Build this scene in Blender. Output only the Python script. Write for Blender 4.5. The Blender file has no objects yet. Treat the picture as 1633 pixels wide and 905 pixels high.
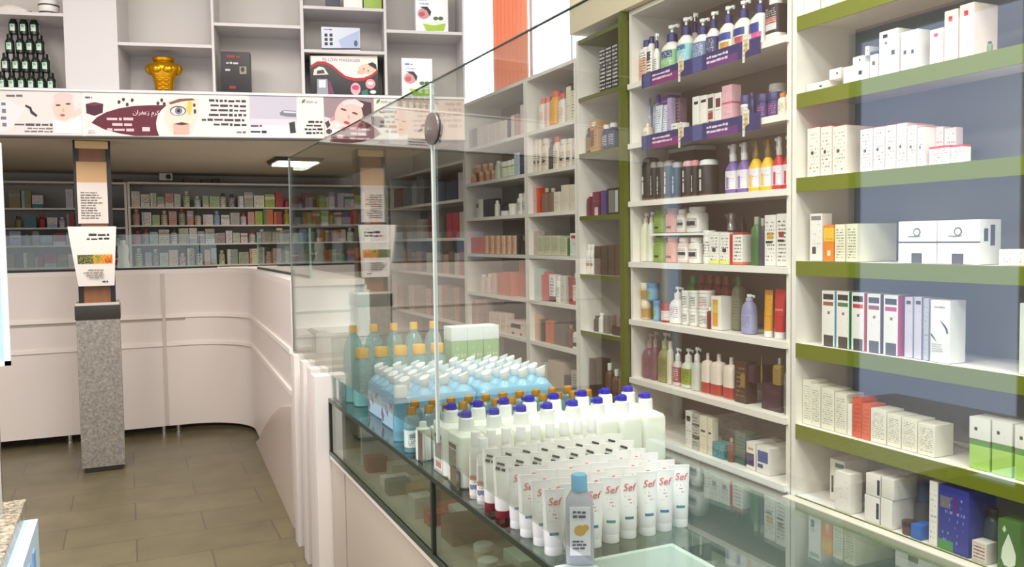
import bpy, bmesh, math, random
import numpy as np
from mathutils import Matrix, Vector
random.seed(7)
scn = bpy.context.scene
COL = scn.collection
# ------------------------------------------------------------------ camera
F, CX, CY, H = 1350.0, 816.5, 452.5, 1.4
_s = -.0138
_d = np.array([-_s, 1, ((CY-390)-_s*(CX-200))/F]); _d /= np.linalg.norm(_d)
_y = np.array([200-CX, 390-CY, F]); _y /= np.linalg.norm(_y)
_u = -_d; _x = np.cross(_y, _u)
ROT = np.array([_x, _y, _u]); CAM = np.array([0, 0, H])
def ray(px, py): return ROT @ np.array([px-CX, py-CY, F])
def onX(px, py, X): r = ray(px, py); return CAM + r*(X/r[0])
def onY(px, py, Y): r = ray(px, py); return CAM + r*(Y/r[1])
def onZ(px, py, Z): r = ray(px, py); return CAM + r*((Z-H)/r[2])
cd = bpy.data.cameras.new('camera'); cam = bpy.data.objects.new('camera', cd); COL.objects.link(cam)
cd.sensor_width = 36; cd.sensor_fit = 'HORIZONTAL'; cd.lens = F/1633*36; cd.clip_start = .02
M = Matrix.Identity(4)
for i in range(3):
    M[i][0] = ROT[i][0]; M[i][1] = -ROT[i][1]; M[i][2] = -ROT[i][2]; M[i][3] = CAM[i]
cam.matrix_world = M
scn.camera = cam
scn.view_settings.view_transform = 'Standard'; scn.view_settings.look = 'None'
scn.view_settings.gamma = 1; scn.view_settings.use_curve_mapping = False
scn.view_settings.exposure = 0.15
scn.cycles.transparent_max_bounces = 24
scn.cycles.max_bounces = 8
scn.cycles.caustics_reflective = False; scn.cycles.caustics_refractive = False
# ------------------------------------------------------------------ materials
def lin(c):
    return tuple(((v/255)/12.92 if v/255 <= .04045 else ((v/255+.055)/1.055)**2.4) for v in c[:3]) + (1,)
_mats = {}
def newmat(name):
    m = bpy.data.materials.new(name); m.use_nodes = True
    return m, m.node_tree.nodes, m.node_tree.links, m.node_tree.nodes['Principled BSDF']
def mat(c, rough=.5, metal=0, trans=0, name=None, coat=0, ior=1.45, alpha=1):
    k = ('m', c, rough, metal, trans, coat, alpha)
    if k in _mats: return _mats[k]
    m, n, l, b = newmat(name or 'paint_%d_%d_%d' % c[:3])
    b.inputs['Base Color'].default_value = lin(c); b.inputs['Roughness'].default_value = rough
    b.inputs['Metallic'].default_value = metal; b.inputs['Transmission Weight'].default_value = trans
    b.inputs['IOR'].default_value = ior; b.inputs['Coat Weight'].default_value = coat
    b.inputs['Alpha'].default_value = alpha
    _mats[k] = m
    return m
def mth(n, l, op, a, b=None, c=None):
    q = n.new('ShaderNodeMath'); q.operation = op
    for i, v in enumerate((a, b, c)):
        if v is None: continue
        if isinstance(v, (int, float)): q.inputs[i].default_value = v
        else: l.new(v, q.inputs[i])
    return q.outputs[0]
def mixc(n, l, fac, a, b):
    q = n.new('ShaderNodeMix'); q.data_type = 'RGBA'
    l.new(fac, q.inputs['Factor'])
    for nm, v in (('A', a), ('B', b)):
        s = [i for i in q.inputs if i.name == nm and i.type == 'RGBA'][0]
        if isinstance(v, tuple): s.default_value = v
        else: l.new(v, s)
    return [o for o in q.outputs if o.type == 'RGBA'][0]
def pm(base, ink=None, rows=9, dens=.5, rects=(), reg=(.12, .88, .1, .9), seed=0, rough=.45, hor='X', kw=15):
    """printed packaging: base colour, colour blocks (u0,u1,v0,v1,rgb) and lines of small print"""
    k = ('p', base, ink, rows, dens, tuple(rects), reg, seed, rough, hor, kw)
    if k in _mats: return _mats[k]
    m, n, l, b = newmat('print_%d_%d_%d' % base[:3])
    b.inputs['Roughness'].default_value = rough
    tc = n.new('ShaderNodeTexCoord'); sp = n.new('ShaderNodeSeparateXYZ'); l.new(tc.outputs['Generated'], sp.inputs[0])
    u = sp.outputs[hor]; v = sp.outputs['Z']
    col = lin(base)
    for (a, bb, c, d, rgb) in rects:
        f = mth(n, l, 'MULTIPLY', mth(n, l, 'COMPARE', u, (a+bb)/2, (bb-a)/2), mth(n, l, 'COMPARE', v, (c+d)/2, (d-c)/2))
        col = mixc(n, l, f, col, lin(rgb))
    if ink:
        vr = mth(n, l, 'MULTIPLY', v, float(rows)*1.5)
        fr = mth(n, l, 'FRACT', vr); fl = mth(n, l, 'FLOOR', vr)
        cb = n.new('ShaderNodeCombineXYZ'); l.new(mth(n, l, 'MULTIPLY', u, float(kw)), cb.inputs[0])
        l.new(mth(n, l, 'MULTIPLY', fl, 7.31), cb.inputs[1]); cb.inputs[2].default_value = seed*3.7
        no = n.new('ShaderNodeTexNoise'); no.inputs['Scale'].default_value = 1.0; no.inputs['Detail'].default_value = 1.0
        l.new(cb.outputs[0], no.inputs['Vector'])
        w = mth(n, l, 'GREATER_THAN', no.outputs[0], 1-dens)
        f = mth(n, l, 'MULTIPLY', w, mth(n, l, 'COMPARE', fr, .5, .2))
        f = mth(n, l, 'MULTIPLY', f, mth(n, l, 'COMPARE', u, (reg[0]+reg[1])/2, (reg[1]-reg[0])/2))
        f = mth(n, l, 'MULTIPLY', f, mth(n, l, 'COMPARE', v, (reg[2]+reg[3])/2, (reg[3]-reg[2])/2))
        col = mixc(n, l, f, col, lin(ink))
    if isinstance(col, tuple): b.inputs['Base Color'].default_value = col
    else: l.new(col, b.inputs['Base Color'])
    _mats[k] = m
    return m
def glassmat(name, tint=(225, 240, 235), f0=.045, gloss=1.0, rough=0.0, pw=5.0, milk=0.0):
    """clear pane: what lies behind shows through, with mirror reflection that grows at grazing angles"""
    m = bpy.data.materials.new(name); m.use_nodes = True
    n, l = m.node_tree.nodes, m.node_tree.links
    n.remove(n['Principled BSDF'])
    tr = n.new('ShaderNodeBsdfTransparent'); tr.inputs[0].default_value = lin(tint)
    gl = n.new('ShaderNodeBsdfGlossy'); gl.inputs['Roughness'].default_value = rough; gl.inputs['Color'].default_value = (gloss,)*3+(1,)
    lw = n.new('ShaderNodeLayerWeight'); lw.inputs['Blend'].default_value = .5
    f = mth(n, l, 'MULTIPLY_ADD', mth(n, l, 'POWER', lw.outputs['Facing'], pw), 1-f0, f0)
    mx = n.new('ShaderNodeMixShader'); l.new(f, mx.inputs[0]); l.new(tr.outputs[0], mx.inputs[1]); l.new(gl.outputs[0], mx.inputs[2])
    last = mx
    if milk:
        df = n.new('ShaderNodeBsdfDiffuse'); df.inputs[0].default_value = lin(tint)
        m2 = n.new('ShaderNodeMixShader'); m2.inputs[0].default_value = milk; l.new(mx.outputs[0], m2.inputs[1]); l.new(df.outputs[0], m2.inputs[2]); last = m2
    l.new(last.outputs[0], n['Material Output'].inputs[0])
    return m
def emit(c, s, name='glow'):
    m = bpy.data.materials.new(name); m.use_nodes = True
    n, l = m.node_tree.nodes, m.node_tree.links
    n.remove(n['Principled BSDF'])
    e = n.new('ShaderNodeEmission'); e.inputs[0].default_value = lin(c); e.inputs[1].default_value = s
    l.new(e.outputs[0], n['Material Output'].inputs[0])
    return m
def speckle(c1, c2, c3, scale, rough=.4, name='granite'):
    m, n, l, b = newmat(name)
    tc = n.new('ShaderNodeTexCoord')
    a = n.new('ShaderNodeTexNoise'); a.inputs['Scale'].default_value = scale; a.inputs['Detail'].default_value = 6; a.inputs['Roughness'].default_value = .8
    l.new(tc.outputs['Object'], a.inputs['Vector'])
    r = n.new('ShaderNodeValToRGB'); e = r.color_ramp.elements
    e[0].position = .36; e[0].color = lin(c1); e[1].position = .64; e[1].color = lin(c3)
    q = r.color_ramp.elements.new(.5); q.color = lin(c2)
    l.new(a.outputs[0], r.inputs[0]); l.new(r.outputs[0], b.inputs['Base Color']); b.inputs['Roughness'].default_value = rough
    return m
def wobbly(c1, c2, scale, rough=.5, name='paint', stretch=(1, 1, 1), coord='Object'):
    m, n, l, b = newmat(name)
    tc = n.new('ShaderNodeTexCoord'); mp = n.new('ShaderNodeMapping'); mp.inputs['Scale'].default_value = stretch
    l.new(tc.outputs[coord], mp.inputs[0])
    a = n.new('ShaderNodeTexNoise'); a.inputs['Scale'].default_value = scale; a.inputs['Detail'].default_value = 4
    l.new(mp.outputs[0], a.inputs['Vector'])
    col = mixc(n, l, a.outputs[0], lin(c1), lin(c2))
    l.new(col, b.inputs['Base Color']); b.inputs['Roughness'].default_value = rough
    return m
def tilefloor():
    m, n, l, b = newmat('floor_tiles')
    tc = n.new('ShaderNodeTexCoord'); mp = n.new('ShaderNodeMapping'); l.new(tc.outputs['Object'], mp.inputs[0])
    br = n.new('ShaderNodeTexBrick'); l.new(mp.outputs[0], br.inputs['Vector'])
    br.inputs['Scale'].default_value = 1.0; br.inputs['Brick Width'].default_value = .62; br.inputs['Row Height'].default_value = .31
    br.inputs['Mortar Size'].default_value = .004; br.inputs['Bias'].default_value = 0
    br.inputs['Color1'].default_value = lin((116, 107, 80)); br.inputs['Color2'].default_value = lin((109, 101, 75)); br.inputs['Mortar'].default_value = lin((88, 80, 63))
    no = n.new('ShaderNodeTexNoise'); no.inputs['Scale'].default_value = 5; no.inputs['Detail'].default_value = 8
    l.new(tc.outputs['Object'], no.inputs['Vector'])
    r = n.new('ShaderNodeMapRange'); l.new(no.outputs[0], r.inputs[0]); r.inputs['From Min'].default_value = .3; r.inputs['From Max'].default_value = .7
    r.inputs['To Min'].default_value = .82; r.inputs['To Max'].default_value = 1.1
    v = n.new('ShaderNodeVectorMath'); v.operation = 'SCALE'; l.new(br.outputs['Color'], v.inputs[0]); l.new(r.outputs[0], v.inputs['Scale'])
    l.new(v.outputs[0], b.inputs['Base Color']); b.inputs['Roughness'].default_value = .33
    return m
WHITE = mat((236, 232, 228), .4, name='white_laminate')
COUNTERW = mat((232, 222, 214), .38, name='counter_laminate')
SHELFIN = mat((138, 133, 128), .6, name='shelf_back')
SHELFW = mat((238, 232, 224), .45, name='shelf_white')
GREEN = mat((108, 118, 8), .45, name='olive_green_edge')
DARKM = mat((32, 32, 30), .4, name='dark_metal')
CHROME = mat((205, 205, 205), .2, 1, name='chrome')
# ------------------------------------------------------------------ mesh building
class MB:
    def __init__(s): s.v = []; s.f = []
    def add(s, vs, fs):
        o = len(s.v); s.v += [tuple(p) for p in vs]; s.f += [tuple(o+i for i in f) for f in fs]; return s
    def box(s, x0, x1, y0, y1, z0, z1, b=0):
        if b <= 0:
            vs = [(x, y, z) for z in (z0, z1) for y in (y0, y1) for x in (x0, x1)]
            return s.add(vs, [(0, 2, 3, 1), (4, 5, 7, 6), (0, 1, 5, 4), (2, 6, 7, 3), (0, 4, 6, 2), (1, 3, 7, 5)])
        bm = bmesh.new(); bmesh.ops.create_cube(bm, size=1)
        for v in bm.verts: v.co = Vector(((x0+x1)/2+v.co.x*(x1-x0), (y0+y1)/2+v.co.y*(y1-y0), (z0+z1)/2+v.co.z*(z1-z0)))
        bmesh.ops.bevel(bm, geom=list(bm.edges), offset=min(b, .45*min(x1-x0, y1-y0, z1-z0)), segments=2, affect='EDGES', profile=.7)
        bm.verts.index_update()
        s.add([v.co[:] for v in bm.verts], [[v.index for v in f.verts] for f in bm.faces]); bm.free(); return s
    def loft(s, secs, n=20, caps=True):
        """secs: (z, rx, ry, power[, cx, cy])"""
        rings = []
        for q in secs:
            z, rx, ry, p = q[:4]; cx, cy = (q[4], q[5]) if len(q) > 5 else (0, 0)
            r = []
            for i in range(n):
                t = 2*math.pi*(i+.5)/n; c, sn = math.cos(t), math.sin(t)
                r.append((cx+rx*math.copysign(abs(c)**(2/p), c), cy+ry*math.copysign(abs(sn)**(2/p), sn), z))
            rings.append(r)
        vs = [p for r in rings for p in r]; fs = []
        for k in range(len(rings)-1):
            for i in range(n):
                j = (i+1) % n; fs.append((k*n+i, k*n+j, (k+1)*n+j, (k+1)*n+i))
        if caps: fs.append(tuple(range(n-1, -1, -1))); fs.append(tuple((len(rings)-1)*n+i for i in range(n)))
        return s.add(vs, fs)
    def band(s, z0, z1, rx, ry, p, t=.0006, n=20, cx=0, cy=0):
        return s.loft([(z0, rx-t, ry-t, p, cx, cy), (z0, rx+t, ry+t, p, cx, cy), (z1, rx+t, ry+t, p, cx, cy), (z1, rx-t, ry-t, p, cx, cy)], n, caps=False)
    def prism(s, pts, a, b, axis='Y'):
        """polygon pts extruded from a to b along an axis (pts are the other two coords in order)"""
        n = len(pts)
        def P(q, c): return {'Y': (q[0], c, q[1]), 'X': (c, q[0], q[1]), 'Z': (q[0], q[1], c)}[axis]
        vs = [P(q, a) for q in pts]+[P(q, b) for q in pts]
        fs = [tuple(range(n)), tuple(range(2*n-1, n-1, -1))]+[(i, n+i, n+(i+1) % n, (i+1) % n) for i in range(n)]
        return s.add(vs, fs)
    def tube(s, pts, r, n=8):
        for a, b in zip(pts[:-1], pts[1:]):
            a, b = Vector(a), Vector(b); d = (b-a).normalized(); up = Vector((0, 0, 1)) if abs(d.z) < .9 else Vector((1, 0, 0))
            e1 = d.cross(up).normalized(); e2 = d.cross(e1)
            vs = [(p+e1*r*math.cos(2*math.pi*i/n)+e2*r*math.sin(2*math.pi*i/n))[:] for p in (a, b) for i in range(n)]
            s.add(vs, [(i, (i+1) % n, n+(i+1) % n, n+i) for i in range(n)]+[tuple(range(n-1, -1, -1)), tuple(range(n, 2*n))])
        return s
    def wall(s, path, z0, z1, t):
        """vertical strip along a plan polyline, thickness t to the side of the left normal"""
        n = len(path); inn = []
        for i, p in enumerate(path):
            a = Vector(path[max(0, i-1)]); b = Vector(path[min(n-1, i+1)]); d = (b-a).normalized(); inn.append((p[0]-d.y*t, p[1]+d.x*t))
        vs = [(p[0], p[1], z) for z in (z0, z1) for p in path]+[(p[0], p[1], z) for z in (z0, z1) for p in inn]
        fs = []
        for i in range(n-1):
            a, b = i, i+1
            fs += [(a, b, n+b, n+a), (2*n+b, 2*n+a, 3*n+a, 3*n+b), (n+a, n+b, 3*n+b, 3*n+a), (b, a, 2*n+a, 2*n+b)]
        fs += [(0, n, 3*n, 2*n), (n-1, 3*n-1, 4*n-1, 2*n-1)]
        return s.add(vs, fs)
    def mesh(s, name, m, smooth=True, recalc=True):
        me = bpy.data.meshes.new(name); me.from_pydata(s.v, [], s.f); me.materials.append(m)
        if recalc:
            bm = bmesh.new(); bm.from_mesh(me); bmesh.ops.recalc_face_normals(bm, faces=bm.faces); bm.to_mesh(me); bm.free()
        if smooth:
            me.polygons.foreach_set('use_smooth', [True]*len(me.polygons)); me.set_sharp_from_angle(angle=math.radians(38))
        me.update(); return me
def tag(o, label=None, cat=None, group=None, kind=None):
    if label: o['label'] = label
    if cat: o['category'] = cat
    if group: o['group'] = group
    if kind: o['kind'] = kind
    return o
def obj(name, me, parent=None, loc=(0, 0, 0), rz=0):
    o = bpy.data.objects.new(name, me); COL.objects.link(o); o.location = loc; o.rotation_euler = (0, 0, rz)
    if parent: o.parent = parent
    return o
def part(name, mb, m, parent=None, loc=(0, 0, 0), rz=0, smooth=True):
    return obj(name, mb.mesh(name, m, smooth), parent, loc, rz)
def thing(name, label, cat, loc=(0, 0, 0), rz=0, group=None):
    return tag(obj(name, None, None, loc, rz), label, cat, group)
def struct(name, mb, m, parent=None):
    o = part(name, mb, m, parent, smooth=False)
    if not parent: o['kind'] = 'structure'
    return o
def bx(*a, b=0): return MB().box(*a, b=b)
# ------------------------------------------------------------------ lettering
_txt = {}
def textmesh(s, size, m, shear=0, depth=.0004, align='CENTER', rot=0):
    k = (s, size, m.name, shear, align, rot)
    if k in _txt: return _txt[k]
    cu = bpy.data.curves.new('lettering', 'FONT'); cu.body = s; cu.size = size; cu.shear = shear; cu.extrude = depth; cu.align_x = align; cu.align_y = 'CENTER'; cu.resolution_u = 3
    o = bpy.data.objects.new('lettering', cu); COL.objects.link(o)
    bpy.context.view_layer.update()
    me = bpy.data.meshes.new_from_object(o.evaluated_get(bpy.context.evaluated_depsgraph_get()))
    bpy.data.objects.remove(o); bpy.data.curves.remove(cu)
    R_ = Matrix.Rotation(math.pi/2, 4, 'X') @ Matrix.Rotation(rot, 4, 'Z')
    me.transform(R_); me.materials.clear(); me.materials.append(m)
    _txt[k] = me; return me
def scribble(w, h, rows, m, seed=0, fill=.8, right=False, y=0, t=.0012):
    """lines of unreadable print as short flat bars, centred, front at y"""
    r = random.Random(seed); mb = MB(); lh = h/rows
    for i in range(rows):
        zc = h/2-(i+.5)*lh; L = w*(fill*(.65+.35*r.random())); x = (w/2-L) if right else -w/2
        end = x+L
        while x < end:
            ww = min(lh*(.5+1.6*r.random()), end-x)
            if ww > lh*.25:
                mb.box(x, x+ww, y-t, y, zc-lh*(.18+.14*r.random()), zc+lh*(.14+.16*r.random()))
            x += ww+lh*.28
    return mb
def ellipse(rx, rz, cx=0, cz=0, n=24): return [(cx+rx*math.cos(2*math.pi*i/n), cz+rz*math.sin(2*math.pi*i/n)) for i in range(n)]
# ------------------------------------------------------------------ room shell
struct('floor', bx(-2.7, 3, -1.7, 8.6, -.06, 0), tilefloor())
struct('ceiling', bx(-2.7, 3, -1.7, 8.6, 3.6, 3.66), mat((238, 236, 230), .8))
WALLM = wobbly((222, 190, 172), (214, 180, 160), 2.0, .7, 'wall_paint')
WB = mat((196, 190, 180), .8)
mb = MB().box(-2.7, -2.6, -1.7, -1.3, 0, 3.6).box(-2.7, -2.6, 2.35, 2.7, 0, 3.6).box(-2.7, -2.6, -1.3, 2.35, 2.7, 3.6).box(-2.7, -2.6, -1.3, 2.35, 0, .25).box(-2.7, -2.6, 3.85, 8.6, 0, 3.6).box(-2.7, -2.6, 2.7, 3.85, 2.6, 3.6)
struct('wall_left', mb, WALLM)
# glazed shop door in the left wall, daylight behind it
dr = struct('door_1', MB().box(-2.68, -2.6, 2.7, 2.76, 0, 2.6).box(-2.68, -2.6, 3.79, 3.85, 0, 2.6).box(-2.68, -2.6, 2.76, 3.79, 2.54, 2.6).box(-2.68, -2.6, 2.76, 3.79, .0, .12), mat((120, 125, 128), .4, .5))
part('door_glazing', bx(-2.65, -2.64, 2.76, 3.79, .12, 2.54), emit((206, 222, 255), 2.3, 'daylight'), dr, smooth=False)
w3 = struct('fill_window_3', MB().box(-2.68, -2.6, -1.3, -1.24, .25, 2.7).box(-2.68, -2.6, 2.29, 2.35, .25, 2.7).box(-2.68, -2.6, -1.24, 2.29, 2.64, 2.7).box(-2.68, -2.6, -1.24, 2.29, .25, .31).box(-2.68, -2.6, .5, .56, .31, 2.64), mat((120, 125, 128), .4, .5))  # unseen glowing window, added as fill for the sides facing left
part('window_glazing', bx(-2.65, -2.64, -1.24, 2.29, .31, 2.64), emit((236, 240, 250), 1.7, 'side_fill_glow'), w3, smooth=False)
# right wall with high windows over the pale shelves
WY0, WY1, WZ0, WZ1 = 4.36, 7.1, 2.47, 3.5
mb = MB().box(2.75, 2.85, -1.7, WY0, 0, 3.6).box(2.75, 2.85, WY1, 8.6, 0, 3.6).box(2.75, 2.85, WY0, WY1, 0, WZ0).box(2.75, 2.85, WY0, WY1, WZ1, 3.6)
struct('wall_right', mb, WB)
win = struct('window_1', MB().box(2.72, 2.8, WY0, WY1, WZ0, WZ0+.04).box(2.72, 2.8, WY0, WY0+.04, WZ0, WZ1).box(2.72, 2.8, WY1-.04, WY1, WZ0, WZ1).box(2.72, 2.8, WY0, WY1, WZ1-.04, WZ1).box(2.74, 2.79, 5.6, 5.65, WZ0, WZ1).box(2.74, 2.79, 5.0, 5.02, WZ0, WZ1), mat((200, 205, 210), .4))
part('window_glazing', bx(2.78, 2.79, WY0+.04, WY1-.04, WZ0+.04, WZ1-.04), emit((230, 240, 255), 5.0, 'daylight_sky'), win, smooth=False)
struct('wall_back', bx(-2.7, 2.85, 8.5, 8.6, 0, 3.6), WB)
mb = MB().box(-2.7, -2.2, -1.7, -1.6, 0, 3.6).box(2.4, 2.85, -1.7, -1.6, 0, 3.6).box(-2.2, 2.4, -1.7, -1.6, 2.9, 3.6)
struct('wall_front', mb, WB)
w2 = struct('fill_window_2', MB().box(-2.2, -2.14, -1.68, -1.6, 0, 2.9).box(2.34, 2.4, -1.68, -1.6, 0, 2.9).box(-2.14, 2.34, -1.68, -1.6, 2.84, 2.9).box(-2.14, 2.34, -1.68, -1.6, 0, .1).box(-.1, -.04, -1.68, -1.6, .1, 2.84), mat((120, 125, 128), .4, .5))  # unseen shop front behind the camera, its glow added as frontal fill
part('window_glazing', bx(-2.14, 2.34, -1.66, -1.65, .1, 2.84), emit((235, 242, 255), .7, 'front_fill_glow'), w2, smooth=False)
# curtain hanging inside the high window
mb = MB(); pts = []
cy0, cy1 = 5.62, 6.2
for i in range(41):
    y = cy0+(cy1-cy0)*i/40; pts.append((2.70+.018*math.sin(i*1.25), y))
mb.wall(pts, 2.50, 3.45, -.006)
cm = wobbly((240, 190, 160), (226, 160, 124), 3, .8, 'curtain_cloth', (1, 6, .4))
n_, l_ = cm.node_tree.nodes, cm.node_tree.links
tl = n_.new('ShaderNodeBsdfTranslucent'); tl.inputs[0].default_value = lin((240, 180, 150)); mx_ = n_.new('ShaderNodeMixShader'); mx_.inputs[0].default_value = .45
l_.new(n_['Principled BSDF'].outputs[0], mx_.inputs[1]); l_.new(tl.outputs[0], mx_.inputs[2]); l_.new(mx_.outputs[0], n_['Material Output'].inputs[0])
c = part('curtain', mb, cm)
tag(c, 'orange curtain hanging against the bright high window', 'curtain')
# ------------------------------------------------------------------ mezzanine slab and its edge
ANG = math.atan2(-.57, 2.59); FO = np.array([-.62, 5.57]); FE = np.array([math.cos(ANG), math.sin(ANG)]); FN = np.array([FE[1], -FE[0]])  # FN points to the camera
def onF(px, py, off=0.0):
    """pixel -> (u, z) on the mezzanine's front plane moved back by off"""
    r = ray(px, py); o = FO-FN*off; t = (o @ FN)/(r[:2] @ FN); p = CAM+r*t
    return (p[:2]-o) @ FE, p[2]
def fpos(u, z, off=0.0): p = FO-FN*off+FE*u; return (p[0], p[1], z)
UR = onF(741, 190)[0]
pL = fpos(-2.0, 0, .03); pR = fpos(UR, 0, .03)
pl = [(-2.6, pL[1]), (pL[0], pL[1]), (pR[0], pR[1]), (pR[0]+.02, 8.5), (-2.6, 8.5)]
struct('ceiling_mezzanine', MB().prism(pl, 2.035, 2.09, 'Z'), wobbly((214, 204, 184), (202, 192, 172), 1.5, .6, 'mezzanine_soffit'))
# lamp flush under the mezzanine
p = onZ(470, 262, 2.0)
t = thing('ceiling_light', 'lit square panel lamp under the mezzanine', 'lamp', (p[0], p[1], 2.0))
part('lamp_frame', MB().box(-.17, .17, -.2, .2, .005, .034).box(-.18, .18, -.21, .21, .022, .034), mat((70, 66, 58), .4), t)
part('diffuser', bx(-.145, .145, -.175, .175, -.006, .005), emit((255, 252, 244), 7, 'lamp_glow'), t, smooth=False)
# ------------------------------------------------------------------ pillar
PX0, PX1, PY = -.289, -.046, 5.75
t = thing('support_pillar', 'granite-clad pillar with wooden upper shaft carrying the mezzanine', 'pillar', ((PX0+PX1)/2, PY+.12, 0))
part('granite_shaft', bx(-.121, .121, -.12, .12, .03, .945, b=.003), speckle((112, 106, 99), (140, 133, 125), (166, 158, 149), 60, .45, 'pillar_granite'), t)
part('plinth', bx(-.105, .105, -.118, .11, 0, .032), mat((36, 30, 24), .6), t)
part('cap_band', bx(-.126, .126, -.126, .126, .943, 1.03, b=.004), mat((52, 48, 40), .35), t)
part('cap_slab', bx(-.122, .122, -.122, .122, 1.03, 1.045), mat((205, 196, 184), .5), t)
part('upper_shaft', bx(-.088, .088, -.085, .085, 1.045, 2.035), wobbly((150, 98, 56), (120, 74, 40), 4, .4, 'pillar_wood', (8, 8, .6)), t)
for s in (-1, 1): part('corner_strip', bx(s*.0885-.014, s*.0885+.014, -.092, -.06, 1.045, 2.035), mat((30, 26, 22), .35), t)
part('top_collar', bx(-.09, .09, -.095, -.085, 1.985, 2.03), mat((236, 205, 150), .5), t)
ppos = ((PX0+PX1)/2, PY+.12)
INK = mat((60, 58, 60), .6)
# upper sheet, taped flat
n_ = thing('paper_notice', 'tall printed sheet taped to the wooden part of the pillar', 'notice', (ppos[0]-.005, ppos[1]-.0935, 1.53))
part('sheet', bx(-.083, .083, -.0016, 0, 0, .375), mat((232, 222, 212), .6), n_)
part('reflection_band', bx(-.083, .083, -.0024, -.0016, .25, .375), mat((214, 172, 122), .5), n_)  # brown reflection painted over the top of the sheet
part('lettering', scribble(.13, .17, 11, INK, 3, .95, y=-.0024), mat((120, 112, 108), .6), n_, (0, 0, .11))
# lower sheet: curls away and narrows to the bottom
n_ = thing('paper_notice', 'curled printed poster with a food picture on the pillar', 'notice', (ppos[0]-.012, ppos[1]-.135, 1.15))
mb = MB(); N = 12; vs = []
for i in range(N+1):
    f = i/N; z = .36*f; w = .098+.034*f; yy = -.012-.03*math.sin(f*2.4)
    for q in (-1, 1): vs.append((q*w+.012*(1-f), yy, z))
for i in range(N+1):
    f = i/N; z = .36*f; w = .098+.034*f; yy = -.012-.03*math.sin(f*2.4)+.002
    for q in (-1, 1): vs.append((q*w+.012*(1-f), yy, z))
o_ = 2*(N+1); fs = []
for i in range(N):
    fs += [(2*i, 2*i+1, 2*i+3, 2*i+2), (o_+2*i+1, o_+2*i, o_+2*i+2, o_+2*i+3), (2*i, 2*i+2, o_+2*i+2, o_+2*i), (2*i+1, o_+2*i+1, o_+2*i+3, 2*i+3)]
fs += [(0, o_, o_+1, 1), (2*N, 2*N+1, o_+2*N+1, o_+2*N)]
part('sheet', MB().add(vs, fs), mat((240, 234, 226), .6), n_)
def ysh(z): return -.012-.03*math.sin(z/.36*2.4)-.0012
def bentbox(x0, x1, z0, z1, k=6):
    mb = MB()
    for i in range(k):
        a = z0+(z1-z0)*i/k; b = z0+(z1-z0)*(i+1)/k
        mb.add([(x0, ysh(a), a), (x1, ysh(a), a), (x1, ysh(b), b), (x0, ysh(b), b), (x0, ysh(a)+.001, a), (x1, ysh(a)+.001, a), (x1, ysh(b)+.001, b), (x0, ysh(b)+.001, b)],
               [(0, 1, 2, 3), (7, 6, 5, 4), (0, 4, 5, 1), (3, 2, 6, 7), (0, 3, 7, 4), (1, 5, 6, 2)])
    return mb
part('picture', bentbox(-.085, 0, .135, .19), pm((70, 78, 40), (190, 196, 90), 5, .5, [(.3, .8, .2, .8, (40, 46, 40))], (0, 1, 0, 1), 2), n_)
part('picture', bentbox(.0, .105, .135, .19), pm((226, 120, 40), (240, 200, 60), 4, .5, [(.1, .4, .2, .9, (130, 150, 50)), (.6, .95, .1, .6, (196, 60, 30))], (0, 1, 0, 1), 5), n_)
part('lettering', scribble(.16, .075, 3, INK, 5, .8, True, y=-.04), INK, n_, (.012, 0, .285))
part('lettering', scribble(.13, .06, 4, INK, 8, .9, True, y=-.034), mat((150, 140, 130), .6), n_, (-.01, 0, .075))
part('lettering', scribble(.05, .016, 1, INK, 9, .9, y=-.021), INK, n_, (.07, 0, .025))
# ------------------------------------------------------------------ curved back counter
def arc(cx, cy, r, a0, a1, n=14): return [(cx+r*math.cos(math.radians(a0+(a1-a0)*i/n)), cy+r*math.sin(math.radians(a0+(a1-a0)*i/n))) for i in range(n+1)]
pathf = [(-2.5, 6.63), (.38, 6.63)]+arc(.38, 6.21, .42, 90, 0)[1:]+[(.715, 4.14)]
t = thing('service_counter', 'curved white service counter with two trim lines and feet', 'counter')
part('front_panel', MB().wall(pathf, .068, 1.185, .012), COUNTERW, t)
part('worktop', MB().wall([(p[0], p[1]-.0) for p in pathf[:-1]]+[(.715, 4.14)], 1.185, 1.215, .36), mat((238, 230, 224), .3), t)
for z in (.872, .668):
    part('trim_rail', MB().wall([(x+ (.0 if y > 6.62 else -.012*(x-.38)/.42), y-(.012 if y > 6.0 else 0)) for x, y in pathf[:-1]]+[(.703, 4.145)], z-.012, z+.012, .02), mat((242, 234, 226), .35), t)
part('trim_recess', MB().wall([(x, y-.002) for x, y in pathf[:2]], .84, .86, .01), mat((176, 164, 152), .5), t)
for x in (.235,): part('seam_strip', bx(x-.012, x+.012, 6.615, 6.64, .075, 1.185), mat((206, 196, 186), .4), t)
part('kick_board', MB().wall([(-2.5, 6.86), (.43, 6.86)]+arc(.43, 6.44, .42, 90, 0)[1:]+[(.78, 4.2)], 0.0, .09, .02), mat((52, 46, 38), .6), t)
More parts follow.
